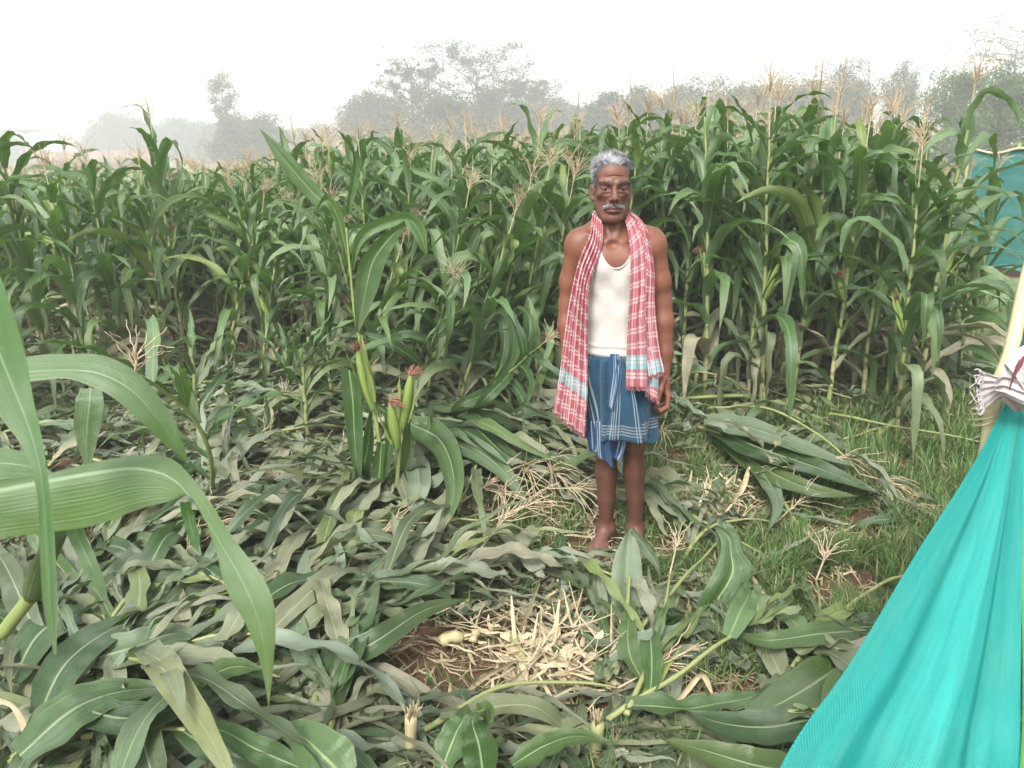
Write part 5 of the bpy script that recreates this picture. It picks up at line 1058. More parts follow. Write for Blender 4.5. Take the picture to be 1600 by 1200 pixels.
def build_net():
    e = empty('shade_net', gp(1500, 1300).tolist()+[0]); O = np.array(e.location); tag(e, 'bright teal woven shade net drawn down from the knotted white cloth', 'net')
    def top(P): return [p-O for p in P]
    def rad(P, u, t):
        # folds radiate from the knot and die into it
        u = u[None, :]; tt = t[:, None]; f = .012*np.exp(-((u-.20)/.14)**2)-.008*np.exp(-((u-.40)/.10)**2)+.012*np.exp(-((u-.62)/.12)**2)-.014*np.exp(-((u-.80)/.04)**2)+.002*np.sin(u*31+tt*2)
        P[..., 1] -= f*np.clip(tt*1.6, .08, 1); P[..., 2] += f*.5*np.clip(tt*1.6, .08, 1); return P
    L = A3((1574, 622, 1.46), (1540, 690, 1.42), (1500, 757, 1.37), (1430, 865, 1.29), (1330, 1030, 1.17), (1215, 1203, 1.06)); R = A3((1602, 622, 1.46), (1600, 700, 1.40), (1598, 800, 1.33), (1596, 930, 1.24), (1594, 1070, 1.14), (1591, 1203, 1.06))
    L += [L[-1]+np.array([-.10, -.07, -.30]), np.array([L[-1][0]-.16, L[-1][1]-.08, .02])]; R += [R[-1]+np.array([.0, -.05, -.30]), np.array([R[-1][0]+.02, R[-1][1]-.05, .02])]
    A = Acc(); sheet(A, top(L), top(R), 120, 150, .0006, 4, .42, 0, extra=rad, thick=.0012); A.build('net_sheet', M_NET, e)
    A = Acc(); L2 = A3((1590, 640, 1.50), (1588, 760, 1.46), (1588, 900, 1.40), (1588, 1203, 1.22)); L2 += [np.array([L2[-1][0]+.01, 1.20, .02])]; R2 = [p+np.array([.30, .12, 0]) for p in L2]
    sheet(A, top(L2), top(R2), 40, 60, .012, 4, .3, 0); A.build('green_underlayer', M_NETG, e)
    # pole
    q = at(1606, 430, 1.58); P = smooth_path([at(1660, 250, 1.66), q, at(1580, 545, 1.52), at(1556, 612, 1.49), at(1545, 680, 1.48), np.array([1.00, 1.50, .45]), np.array([.98, 1.50, -.05])], 60)
    B = empty('pole', (P[-1][0], P[-1][1], 0)); O2 = np.array(B.location); tag(B, 'cream yellow pole leaning behind the knotted cloth and teal net', 'pole')
    A = Acc(); t = np.linspace(0, 1, 60); rr = .0135+.0035*np.exp(-((t-.58)/.07)**2)+.0015*np.exp(-((t[:, None]-np.array([.12, .3, .47, .7, .88])[None])/.008)**2).sum(1); tube(A, P-O2, rr, 14); A.build('shaft', M_CREAM, B)
    A = Acc()
    for k in range(4):                                             # twine winding below the knot
        c = at(1545+k*1.0, 640+k*9, 1.463); a = np.linspace(0, 6.28, 24); tube(A, np.stack([c[0]+.020*np.cos(a), c[1]+.02+.020*np.sin(a), c[2]+.010*np.cos(a+1)], 1)-O2, .0012, 5, cap=False)
    A.build('twine', simple('twine', (.40, .38, .22), (.55, .5, .32), 30, .9), B)
    # knotted white cloth
    c = at(1582, 592, 1.43); k = empty('knotted_cloth', c); O3 = np.array(k.location); tag(k, 'white frayed cloth knotted round the cream pole, maroon streak on it', 'cloth'); w = lambda px, py, y=1.43: at(px, py, y)-O3
    A = Acc()
    sheet(A, [w(1588, 588, 1.40), w(1562, 590, 1.41), w(1545, 583, 1.425), w(1530, 578, 1.44)], [w(1588, 612, 1.40), w(1563, 618, 1.41), w(1546, 632, 1.425), w(1531, 644, 1.44)], 60, 30, .0020, 5, .1, 0, ph=1, thick=.0015)
    sheet(A, [w(1583, 592, 1.43), w(1560, 594, 1.435), w(1540, 590, 1.445)], [w(1583, 608, 1.43), w(1560, 624, 1.435), w(1537, 634, 1.445)], 40, 20, .003, 3, .1, 0, ph=2, thick=.0015)
    sheet(A, [w(1598, 540, 1.46), w(1576, 556, 1.42), w(1562, 590, 1.40), w(1566, 622, 1.405), w(1580, 640, 1.43)], [w(1650, 545, 1.44), w(1625, 570, 1.40), w(1606, 600, 1.375), (w(1612, 628, 1.385)), w(1640, 655, 1.42)], 60, 40, .0030, 3.0, .1, 0, ph=.3, thick=.002)
    sheet(A, [w(1570, 566, 1.405), w(1590, 590, 1.375), w(1602, 612, 1.37), w(1612, 640, 1.39)], [w(1590, 552, 1.405), w(1612, 578, 1.375), w(1625, 605, 1.37), w(1640, 640, 1.39)], 30, 30, .003, 2.3, .1, 0, ph=2.3, thick=.002)
    sheet(A, [w(1555, 598, 1.40), w(1570, 588, 1.385), w(1600, 596, 1.37), w(1630, 600, 1.38)], [w(1557, 614, 1.40), w(1571, 620, 1.385), w(1600, 632, 1.37), w(1632, 640, 1.38)], 30, 30, .0032, 2.6, .1, 0, ph=.9, thick=.002)
    A.build('cloth', M_WHITE, k)
    A = Acc(); r = np.random.default_rng(6)
    for q in range(34):
        py = r.uniform(583, 642); b = at(1531+abs(py-612)*.18+r.uniform(0, 3), py, 1.43); d = np.array([-1, r.normal(0, .3), (612-py)/60+r.normal(0, .35)]); d /= np.linalg.norm(d); t = np.linspace(0, 1, 9)[:, None]; L_ = r.uniform(.008, .022)
        PP = b+d*L_*t+np.array([0, r.normal(0, .3), r.choice([-1, 1])])*L_*.55*np.sin(t*r.uniform(2, 5)); tube(A, PP-O3, .0011, 4, cap=False)
    A.build('fringe', M_WHITE, k)
    A = Acc(); P = np.array([w(1604, 552, 1.372), w(1594, 568, 1.366), w(1584, 588, 1.364), w(1577, 610, 1.364)]); tube(A, smooth_path(P, 16), np.array([.001, .002, .003, .0042, .005, .0055, .0055, .005, .004, .0035, .003, .0025, .002, .0018, .0014, .001])*.8, 6); A.build('maroon_streak', simple('maroon', (.10, .03, .04), (.16, .05, .06), 60, .9), k)
    # far net fence
    a, b_ = np.array([7.9, 9.35]), np.array([6.1, 10.6]); n = 7; e = empty('net_fence', (a[0], a[1], 0)); O4 = np.array(e.location); tag(e, 'teal net fence stretched between posts beyond the maize', 'fence'); A = Acc()
    pts = [a*(1-q)+b_*q for q in np.linspace(0, 1, 9)]; zt = [1.60+.03*(-1)**i for i in range(9)]
    B_ = [np.array([p[0], p[1], z_]) for p, z_ in zip(pts, zt)]; Lo = [np.array([p[0]+.03, p[1]-.05, .09+.03*(-1)**i]) for i, p in enumerate(pts)]
    sheet(A, [p-O4 for p in Lo], [p-O4 for p in B_], 24, 120, .012, .7, 1.5, 0, thick=.002); A.build('net_sheet', M_NETB, e)
    C = Acc(); tube(C, smooth_path([p-O4+[0, 0, .012] for p in B_], 60), .017, 6); C.build('top_rope', M_CREAM, e)
    for i in range(0, 9, 2): C = Acc(); p = B_[i]-O4+[0, .05, 0]; tube(C, [[p[0], p[1], -.1], [p[0]+.01, p[1], .9], [p[0], p[1], p[2]+.08]], .025, 7); C.build('post', M_STALK, e)
    # near panel running from the pole out to the far fence
    A = Acc(); p0 = np.array([P_[0] for P_ in [(1.13, 0)]]); e = empty('shade_net', (1.16, 1.62, 0)); tag(e, 'sliver of teal netting behind the cream pole', 'net')
    O5 = np.array(e.location); sheet(A, [np.array(q)-O5 for q in [(1.085, 1.60, 1.30), (1.075, 1.60, .9), (1.09, 1.58, .05)]], [np.array(q)-O5 for q in [(2.6, 2.3, 1.35), (2.6, 2.3, .8), (2.65, 2.3, .05)]], 60, 40, .015, 5, 1.6, 0, thick=.002); A.build('net_sheet', M_NETB, e)
build_net()
# ---------------------------------------------------------------- leaves with a measured outline
def leaf3(Lp, Mp, Rp, nseg=40, seed=0, dry=0.0, wave=.002, O=np.zeros(3), rnd=.5, mid=.012):
    """left edge, midrib, right edge, each a list of (px, py, ground distance)"""
    r = np.random.default_rng(seed); C = []
    for Q in (Lp, Mp, Rp): C.append(smooth_path([at(*q) if len(q) == 3 and q[2] > 0 else np.array(q) for q in Q], nseg+1))
    l, m, q = C; s = np.linspace(0, 1, nseg+1)[:, None]
    dm = np.cross(q-l, np.gradient(m, axis=0)); dm /= np.linalg.norm(dm, axis=1)[:, None]+1e-9
    l = l+dm*wave*np.sin(s*26+seed)*(1-s); q = q+dm*wave*np.sin(s*31+2*seed)*(1-s)
    w = np.linalg.norm(q-l, axis=1)[:, None]; cols = []
    for f in np.linspace(0, 1, 9):
        if f <= .5: a = f*2; P = l*(1-a)+m*a
        else: a = (1-f)*2; P = q*(1-a)+m*a
        cols.append(P+dm*w*.10*math.sin(a*math.pi)*(.6))
    V = np.stack(cols, 1)-O; U = np.stack(np.broadcast_arrays(np.linspace(0, 1, 9)[None], s), -1); A = Acc(); A.add(V.reshape(-1, 3), grid_faces(nseg+1, 9), U.reshape(-1, 2), (rnd, dry, 0)); return A
def between(Lp, Rp, k=.5, back=0.0):
    return [tuple(np.array(a)*(1-k)+np.array(b)*k+np.array([0, 0, back])) for a, b in zip(Lp, Rp)]
def build_near_leaves():
    e = empty('corn_plant', (-.98, 1.0, 0)); O = np.array(e.location); tag(e, 'corn plant close to the camera with huge arching pale leaves', 'corn plant')
    k = [0]
    def L(l, m, r, dry=0, rnd=.5, wave=.0015, M=M_FRONT, lab=None):
        k[0] += 1; o = leaf3(l, m or between(l, r), r, 48, k[0], dry, wave, O, rnd).build('leaf', M, e)
        if lab: o['label'] = lab
    L([(-150, 760, 1.02), (-30, 752, 1.0), (80, 738, .99), (150, 722, .98), (215, 711, .97), (268, 717, .95), (315, 765, .90), (362, 838, .87), (408, 898, .85), (429, 950, .84), (428, 1030, .84), (420, 1106, .84)],
      [(-150, 800, .93), (-30, 772, .93), (80, 750, .92), (150, 738, .92), (215, 732, .92), (268, 748, .91), (306, 790, .885), (345, 850, .865), (382, 915, .85), (404, 972, .842), (416, 1040, .84), (420, 1107, .84)],
      [(-150, 872, .93), (-30, 845, .93), (80, 832, .92), (150, 820, .91), (205, 800, .90), (262, 784, .90), (300, 778, .892), (334, 850, .868), (352, 918, .852), (384, 975, .846), (408, 1040, .842), (420, 1108, .84)], lab='broad leaf arching over and ending in a hanging bright green tip')
    L([(-60, 560, 1.08), (20, 560, 1.08), (90, 553, 1.08), (150, 554, 1.07), (205, 575, 1.06), (245, 615, 1.05), (275, 662, 1.04), (294, 718, 1.04)], [(-60, 590, 1.02), (20, 585, 1.02), (90, 580, 1.02), (150, 584, 1.02), (200, 607, 1.02), (238, 645, 1.02), (268, 685, 1.03), (293, 720, 1.04)],
      [(-60, 600, 1.0), (20, 598, 1.0), (90, 592, 1.0), (140, 602, 1.0), (185, 628, 1.0), (225, 664, 1.01), (262, 698, 1.03), (292, 722, 1.04)], rnd=.8, lab='smaller pale leaf curving behind the broad one')
    L([(-90, 420, .80), (-60, 540, .80), (-5, 640, .80), (38, 705, .79), (58, 770, .78), (62, 860, .78), (68, 950, .78), (84, 1022, .78)], None, [(-30, 380, .80), (5, 440, .80), (40, 560, .80), (60, 660, .79), (76, 750, .78), (86, 850, .78), (90, 940, .78), (88, 1023, .78)], rnd=.6, lab='narrow leaf hanging straight down, brown at the tip')
    L([(90, 800, .98), (108, 842, .97), (128, 885, .96), (150, 918, .96), (168, 936, .96)], None, [(122, 800, .98), (136, 840, .97), (152, 875, .96), (163, 908, .96), (169, 937, .96)], rnd=.3)
    L([(-60, 690, 1.0), (-10, 698, 1.0), (40, 708, .99), (88, 742, .98)], None, [(-60, 748, .97), (-10, 747, .97), (40, 748, .97), (88, 746, .97)], rnd=.35)
    L([(125, 606, 1.3), (117, 630, 1.28), (116, 670, 1.28), (124, 705, 1.28), (136, 735, 1.28)], None, [(158, 606, 1.3), (162, 630, 1.28), (156, 670, 1.28), (148, 705, 1.28), (139, 736, 1.28)], rnd=.7, M=M_FALL)
    L([(280, 785, .93), (288, 820, .93), (298, 850, .93), (310, 862, .93)], None, [(298, 785, .93), (306, 815, .93), (312, 840, .93), (311, 863, .93)], rnd=.3)
    A = Acc(); P = smooth_path([np.array([-.98, 1.02, -.02]), at(-40, 1060, 1.1), at(8, 985, 1.1), at(52, 925, 1.1), at(66, 880, 1.08), at(78, 820, 1.05), at(90, 752, 1.0)], 50); t = np.linspace(0, 1, 50); tube(A, P-O, .0125-.003*t+.003*np.exp(-((t-.55)/.02)**2), 10, (.5, 0, 0)); A.build('stalk', M_STALK, e)
    A = Acc(); tube(A, smooth_path([at(50, 932, 1.095), at(68, 880, 1.075), at(95, 830, 1.04)], 12)-O, [.013, .016, .018, .018, .017, .017, .016, .015, .014, .013, .012, .011], 10, (.5, 0, 0)); A.build('sheath', M_FRONT, e)
    # --- broken pair of stalks with three ears
    b = gp(612, 806); Y = b[1]; e = empty('corn_plant', (b[0], b[1], 0)); O = np.array(e.location); tag(e, 'broken pair of maize stalks with three silked ears, standing alone among the fallen plants', 'corn plant')
    A = Acc(); P = smooth_path([(b[0], b[1], -.02), at(598, 720, Y), at(584, 640, Y), at(572, 580, Y+.01), at(556, 500, Y+.03), at(548, 430, Y+.05), at(541, 356, Y+.06)], 70); t = np.linspace(0, 1, 70); tube(A, P-O, .0115-.0075*t+.0028*np.exp(-((t[:, None]-np.array([.12, .27, .42, .56, .7, .85])[None])/.012)**2).sum(1), 8, (.5, 0, 0)); A.build('stalk', M_STALK, e)
    A = Acc(); P = smooth_path([(b[0]+.01, b[1]+.01, -.02), at(622, 730, Y), at(626, 670, Y), at(628, 640, Y)], 30); tube(A, P-O, .0105, 8, (.5, 0, 0)); A.build('stalk', M_STALK, e)
    for k_, foot, tip in ((2, (583, 638), (554, 530)), (0, (628, 668), (645, 572)), (1, (620, 700), (609, 618))):
        f = at(*foot, Y-.03); d = at(*tip, Y-.05)-f; add_ear(e, k_, f-O, d, float(np.linalg.norm(d))/(.22, .20, .17)[{2: 0, 0: 1, 1: 2}[k_]]*.85)
    def L2(l, r, dy=0, dry=0, rnd=.3, M=M_LEAF, back=.02, wv=.004):
        k[0] += 1; l = [(p[0], p[1], Y+dy) for p in l]; r = [(p[0], p[1], Y+dy) for p in r]; leaf3(l, between(l, r, .5, back), r, 34, k[0], dry, wv, O, rnd).build('leaf', M, e)
    L2([(531, 572), (536, 620), (540, 670), (548, 715), (562, 765)], [(560, 584), (566, 630), (567, 680), (566, 725), (563, 766)], -.06, rnd=.25)
    L2([(590, 640), (600, 650), (602, 685), (600, 720), (596, 760)], [(592, 630), (620, 655), (617, 690), (610, 730), (598, 765)], -.05, rnd=.3)
    L2([(640, 600), (636, 640), (628, 690), (622, 740), (620, 790)], [(645, 605), (641, 650), (642, 700), (634, 745), (621, 792)], .03, rnd=.35)
    L2([(578, 640), (566, 690), (556, 740), (550, 780), (548, 812)], [(582, 650), (584, 700), (574, 750), (562, 790), (550, 815)], .04, rnd=.3)
    L2([(590, 690), (580, 735), (578, 770), (582, 805)], [(602, 695), (606, 740), (600, 775), (584, 808)], -.03, rnd=.3)
    L2([(611, 740), (618, 765), (618, 790), (612, 812)], [(616, 738), (640, 770), (636, 795), (614, 815)], .0, rnd=.4)
    L2([(534, 352), (482, 312), (440, 262), (406, 202)], [(538, 336), (492, 286), (450, 238), (407, 201)], .1, rnd=.45, back=.0)
    L2([(548, 418), (556, 368), (590, 342), (640, 332), (664, 356), (668, 398)], [(552, 422), (566, 382), (596, 360), (632, 352), (648, 372), (665, 400)], .02, rnd=.7, back=.03)
    L2([(632, 344), (592, 372), (562, 410), (553, 460), (556, 518)], [(634, 352), (616, 384), (602, 412), (588, 458), (560, 520)], .0, rnd=.2, back=.02)
    L2([(543, 420), (530, 380), (520, 340), (505, 320), (488, 345)], [(547, 420), (544, 370), (530, 325), (508, 303), (486, 347)], .06, rnd=.5)
    L2([(540, 335), (545, 290), (552, 250), (548, 230)], [(544, 335), (560, 290), (560, 255), (549, 229)], .08, rnd=.5)
    # --- pale fan before the man's foot, and the curled upright leaf beside it
    b = gp(975, 1000); e = empty('fallen_corn_plant', (b[0], b[1], 0)); O = np.array(e.location); tag(e, 'pale grey leaves of a fallen maize fanned upright right before the man\'s foot', 'fallen corn plant', 'fallen maize plants')
    def L3(l, r, d0, d1, dry=.2, rnd=.8, M=M_FALL, back=.015, wv=.003):
        k[0] += 1; n = len(l); dd = np.linspace(d0, d1, n); l = [(p[0], p[1], q) for p, q in zip(l, dd)]; r = [(p[0], p[1], q) for p, q in zip(r, dd)]; leaf3(l, between(l, r, .5, back), r, 34, k[0], dry, wv, O, rnd).build('leaf', M, e)
    L3([(962, 1000), (957, 960), (955, 915), (960, 870), (984, 822)], [(982, 1000), (1000, 960), (1004, 915), (1000, 865), (986, 822)], 2.33, 2.52, dry=.05)
    L3([(985, 1000), (1000, 960), (1008, 920), (1012, 885)], [(992, 1005), (1022, 965), (1022, 925), (1014, 884)], 2.33, 2.48, dry=.3)
    L3([(965, 1002), (935, 965), (925, 925), (930, 895)], [(970, 998), (952, 960), (948, 925), (932, 893)], 2.35, 2.48, dry=.3)
    L3([(990, 1000), (1015, 965), (1040, 940), (1062, 925)], [(996, 1008), (1035, 990), (1055, 955), (1064, 924)], 2.33, 2.42, dry=.2)
    L3([(970, 1005), (935, 985), (905, 968), (890, 962)], [(980, 1015), (950, 1005), (915, 985), (891, 964)], 2.33, 2.33, dry=.25)
    L3([(985, 1005), (1020, 1015), (1050, 1045)], [(980, 1015), (1010, 1035), (1048, 1048)], 2.31, 2.2, dry=.2)
    L3([(985, 830), (1005, 865), (1022, 885), (1032, 905)], [(990, 825), (1020, 858), (1030, 880), (1033, 907)], 2.50, 2.47, dry=.05)
    A = Acc(); tube(A, [gp(970, 1040).tolist()+[.02], gp(976, 1005).tolist()+[.04], at(984, 900, 2.42)]-O, [.012, .011, .005], 8, (.5, .2, 0)); A.build('stalk', M_STALK, e)
    b = gp(1075, 985); e = empty('fallen_corn_plant', (b[0], b[1], 0)); O = np.array(e.location); tag(e, 'fallen maize whose one curled leaf rises like a hook above the grass', 'fallen corn plant', 'fallen maize plants')
    L3([(1072, 985), (1095, 930), (1112, 900), (1125, 870), (1126, 845), (1116, 822)], [(1090, 990), (1148, 940), (1176, 892), (1160, 862), (1150, 835), (1118, 820)], 2.38, 2.55, dry=0, rnd=.5, M=M_LEAF)
    L3([(1120, 905), (1122, 870), (1118, 830), (1126, 812)], [(1150, 915), (1162, 868), (1150, 828), (1128, 811)], 2.52, 2.6, dry=0, rnd=.6)
    L3([(1060, 1000), (1050, 980), (1030, 975), (1022, 985)], [(1070, 1005), (1072, 985), (1060, 960), (1020, 983)], 2.33, 2.25, dry=0, rnd=.4, M=M_LEAF)
    A = Acc(); tube(A, np.array([at(1010, 1052, gp(1010, 1052)[1]-.05), at(1075, 990, 2.33), at(1130, 935, 2.48)])-O, [.008, .007, .004], 8, (.5, 0, 0)); A.build('stalk', M_STALK, e)
build_near_leaves()
# ---------------------------------------------------------------- large blades that can be told apart in the photograph
def gleaf(pts, wpx, hs, roll=0.0, seed=0, dry=0.0, rnd=.5, O=np.zeros(3), wave=.004, pw=2.2):
    """midrib through pixels pts (x, y) at heights hs above the soil, blade width wpx"""
    n = 12; P = smooth_path([(a, b, 0) for a, b in pts], n)[:, :2]; h = .07+np.interp(np.linspace(0, 1, n), np.linspace(0, 1, len(hs)), hs); T = np.gradient(P, axis=0); T /= np.linalg.norm(T, axis=1)[:, None]; Nn = np.stack([-T[:, 1], T[:, 0]], 1); s = np.linspace(0, 1, n)
    w = wpx/2*(.5+.5*np.clip(s/.2, 0, 1))*(1-s**pw)+.6
    def lift(p, hh): g = gp(p[0], min(p[1], 1900)); return (p[0], p[1], g[1]*(1-max(.006, hh)/CAM_H))
    E = lambda sg: [lift(P[i]+Nn[i]*w[i]*sg, h[i]+roll*sg*w[i]/wpx) for i in range(n)]
    return leaf3(E(1), [lift(P[i], h[i]-.006) for i in range(n)], E(-1), 40, seed, dry, wave, O, rnd)
def build_blades():
    sets = [
     ((500, 1110), 'fallen maize lying stretched away with broad midribbed blades on both sides', [(492, 1120), (500, 1000), (505, 860)], M_FALL, [
        ([(508, 1075), (540, 1010), (570, 950), (594, 908)], 62, [.05, .10, .10, .12], .03, .0, .55), ([(512, 1040), (590, 1000), (660, 955), (728, 935)], 44, [.05, .12, .10, .05], -.03, .0, .2), ([(505, 985), (482, 930), (475, 890), (480, 855)], 36, [.05, .10, .1, .1], .02, .0, .85),
        ([(508, 900), (530, 870), (555, 840), (572, 826)], 40, [.05, .10, .1, .1], -.02, .0, .45), ([(500, 1060), (470, 1010), (462, 960), (455, 925)], 40, [.05, .08, .1, .06], .02, .0, .8)]),
     ((530, 1210), 'fallen maize with one very broad glossy blade at the bottom edge', [(560, 1230), (500, 1200), (430, 1190)], M_LEAF, [
        ([(540, 1215), (505, 1180), (470, 1150), (428, 1140)], 95, [.08, .13, .12, .06], .03, 0, .75), ([(470, 1200), (400, 1170), (340, 1140), (280, 1150)], 50, [.08, .14, .12, .04], .03, 0, .5), ([(300, 1090), (340, 1050), (385, 1042), (428, 1068)], 38, [.06, .13, .14, .08], .04, 0, .4)]),
     ((700, 1210), 'fallen maize with a dark blade rolled over at its top, under the bare soil', [(700, 1230), (730, 1180), (740, 1150)], M_LEAF, [
        ([(755, 1215), (748, 1165), (738, 1130), (745, 1112)], 58, [.05, .13, .18, .2], .05, 0, .1), ([(745, 1112), (760, 1108), (762, 1125), (750, 1135)], 26, [.2, .21, .18, .15], .05, 0, .3), ([(690, 1200), (710, 1150), (725, 1120), (730, 1100)], 50, [.05, .1, .12, .08], .02, 0, .6), ([(800, 1195), (850, 1165), (900, 1150), (960, 1160)], 40, [.05, .1, .1, .05], .02, 0, .5)]),
     ((1290, 1060), 'fallen maize with two wide flat blades running out from under the net', [(1330, 1000), (1280, 1050), (1200, 1110)], M_FALL, [
        ([(1320, 1035), (1260, 1075), (1190, 1115), (1130, 1150)], 80, [.03, .07, .07, .03], .02, 0, .5), ([(1280, 1120), (1200, 1135), (1130, 1130), (1070, 1110)], 62, [.04, .09, .07, .03], -.02, 0, .3), ([(1260, 1210), (1180, 1195), (1110, 1175), (1035, 1155)], 60, [.04, .08, .07, .03], .02, 0, .2), ([(1345, 985), (1280, 990), (1200, 1000), (1145, 990)], 40, [.03, .08, .07, .02], .02, 0, .6)]),
     ((1105, 660), 'fallen maize with the longest dark blades, pointing at the net over the grass', [(1095, 652), (1180, 700), (1260, 740)], M_FALL, [
        ([(1110, 665), (1190, 700), (1290, 735), (1378, 772)], 40, [.06, .12, .1, .03], .03, 0, .35), ([(1120, 680), (1200, 735), (1270, 765), (1340, 775)], 34, [.05, .1, .08, .03], -.02, 0, .15), ([(1100, 655), (1180, 670), (1260, 700), (1340, 730)], 32, [.08, .14, .1, .05], .03, 0, .8), ([(1160, 700), (1200, 750), (1215, 790), (1200, 830)], 28, [.05, .1, .08, .03], .03, 0, .75)]),
     ((655, 650), 'fallen maize whose wide blades tumble down beside the broken pair', [(640, 650), (690, 720), (730, 780)], M_FALL, [
        ([(640, 660), (690, 690), (710, 760), (690, 840)], 46, [.2, .25, .18, .05], .03, 0, .6), ([(650, 650), (730, 660), (790, 710), (850, 740)], 42, [.15, .2, .15, .05], .03, 0, .4), ([(660, 670), (740, 700), (790, 740), (830, 800)], 38, [.1, .18, .12, .04], -.03, 0, .7), ([(645, 700), (655, 750), (650, 790), (668, 850)], 40, [.12, .15, .1, .03], .03, .1, .9), ([(700, 640), (770, 640), (830, 670), (880, 700)], 36, [.15, .2, .12, .05], .03, 0, .15)]),
     ((650, 900), 'withered grey maize whose flat stiff blades cross in a fork before the broken pair', [(650, 905), (640, 870), (640, 850)], M_FALL, [
        ([(668, 905), (640, 870), (622, 830), (612, 800)], 30, [.03, .06, .1, .12], .01, .45, .95), ([(640, 900), (655, 860), (675, 825), (692, 790)], 24, [.05, .1, .15, .2], .01, .35, .9), ([(700, 930), (690, 890), (672, 870), (655, 862)], 34, [.03, .06, .05, .04], .01, .5, .9), ([(590, 925), (620, 925), (650, 940), (668, 950)], 34, [.03, .05, .05, .03], .01, .5, .85)]),
     ((60, 1150), 'fallen maize with big dark overlapping blades deep in the corner tangle', [(20, 1200), (120, 1080), (200, 1000)], M_FALL, [
        ([(30, 1180), (110, 1110), (190, 1080), (290, 1075)], 70, [.06, .12, .1, .05], .03, 0, .6), ([(60, 1120), (100, 1040), (170, 985), (250, 960)], 64, [.06, .12, .1, .05], -.03, 0, .3), ([(90, 1090), (180, 1120), (260, 1110), (350, 1070)], 60, [.06, .14, .12, .05], .03, 0, .15), ([(140, 1030), (210, 1010), (270, 990), (330, 1000)], 56, [.06, .12, .1, .05], .02, .05, .7), ([(20, 1060), (60, 990), (120, 960), (165, 975)], 56, [.05, .1, .1, .04], .02, 0, .4)])]
    k = 500
    for (bx, by), lab, sp, M, leaves in sets:
        b = gp(bx, by); e = empty('fallen_corn_plant', (b[0], b[1], 0)); O = np.array(e.location); tag(e, lab, 'fallen corn plant', 'fallen maize plants')
        A = Acc(); P = smooth_path([np.array([*(gp(*q)*(1-.05/CAM_H)), .05+float(gz(*gp(*q)))]) for q in sp], 24); tube(A, P-O, np.linspace(.0125, .006, 24)*(1+.15*np.sin(np.arange(24)*1.9)**8), 8, (.5, .1, 0)); A.build('stalk', M_STALK, e)
        for pts, w, hs, roll, dry, rnd in leaves: k += 1; gleaf(pts, w, hs, roll, k, dry, rnd, O).build('leaf', M, e)
build_blades()
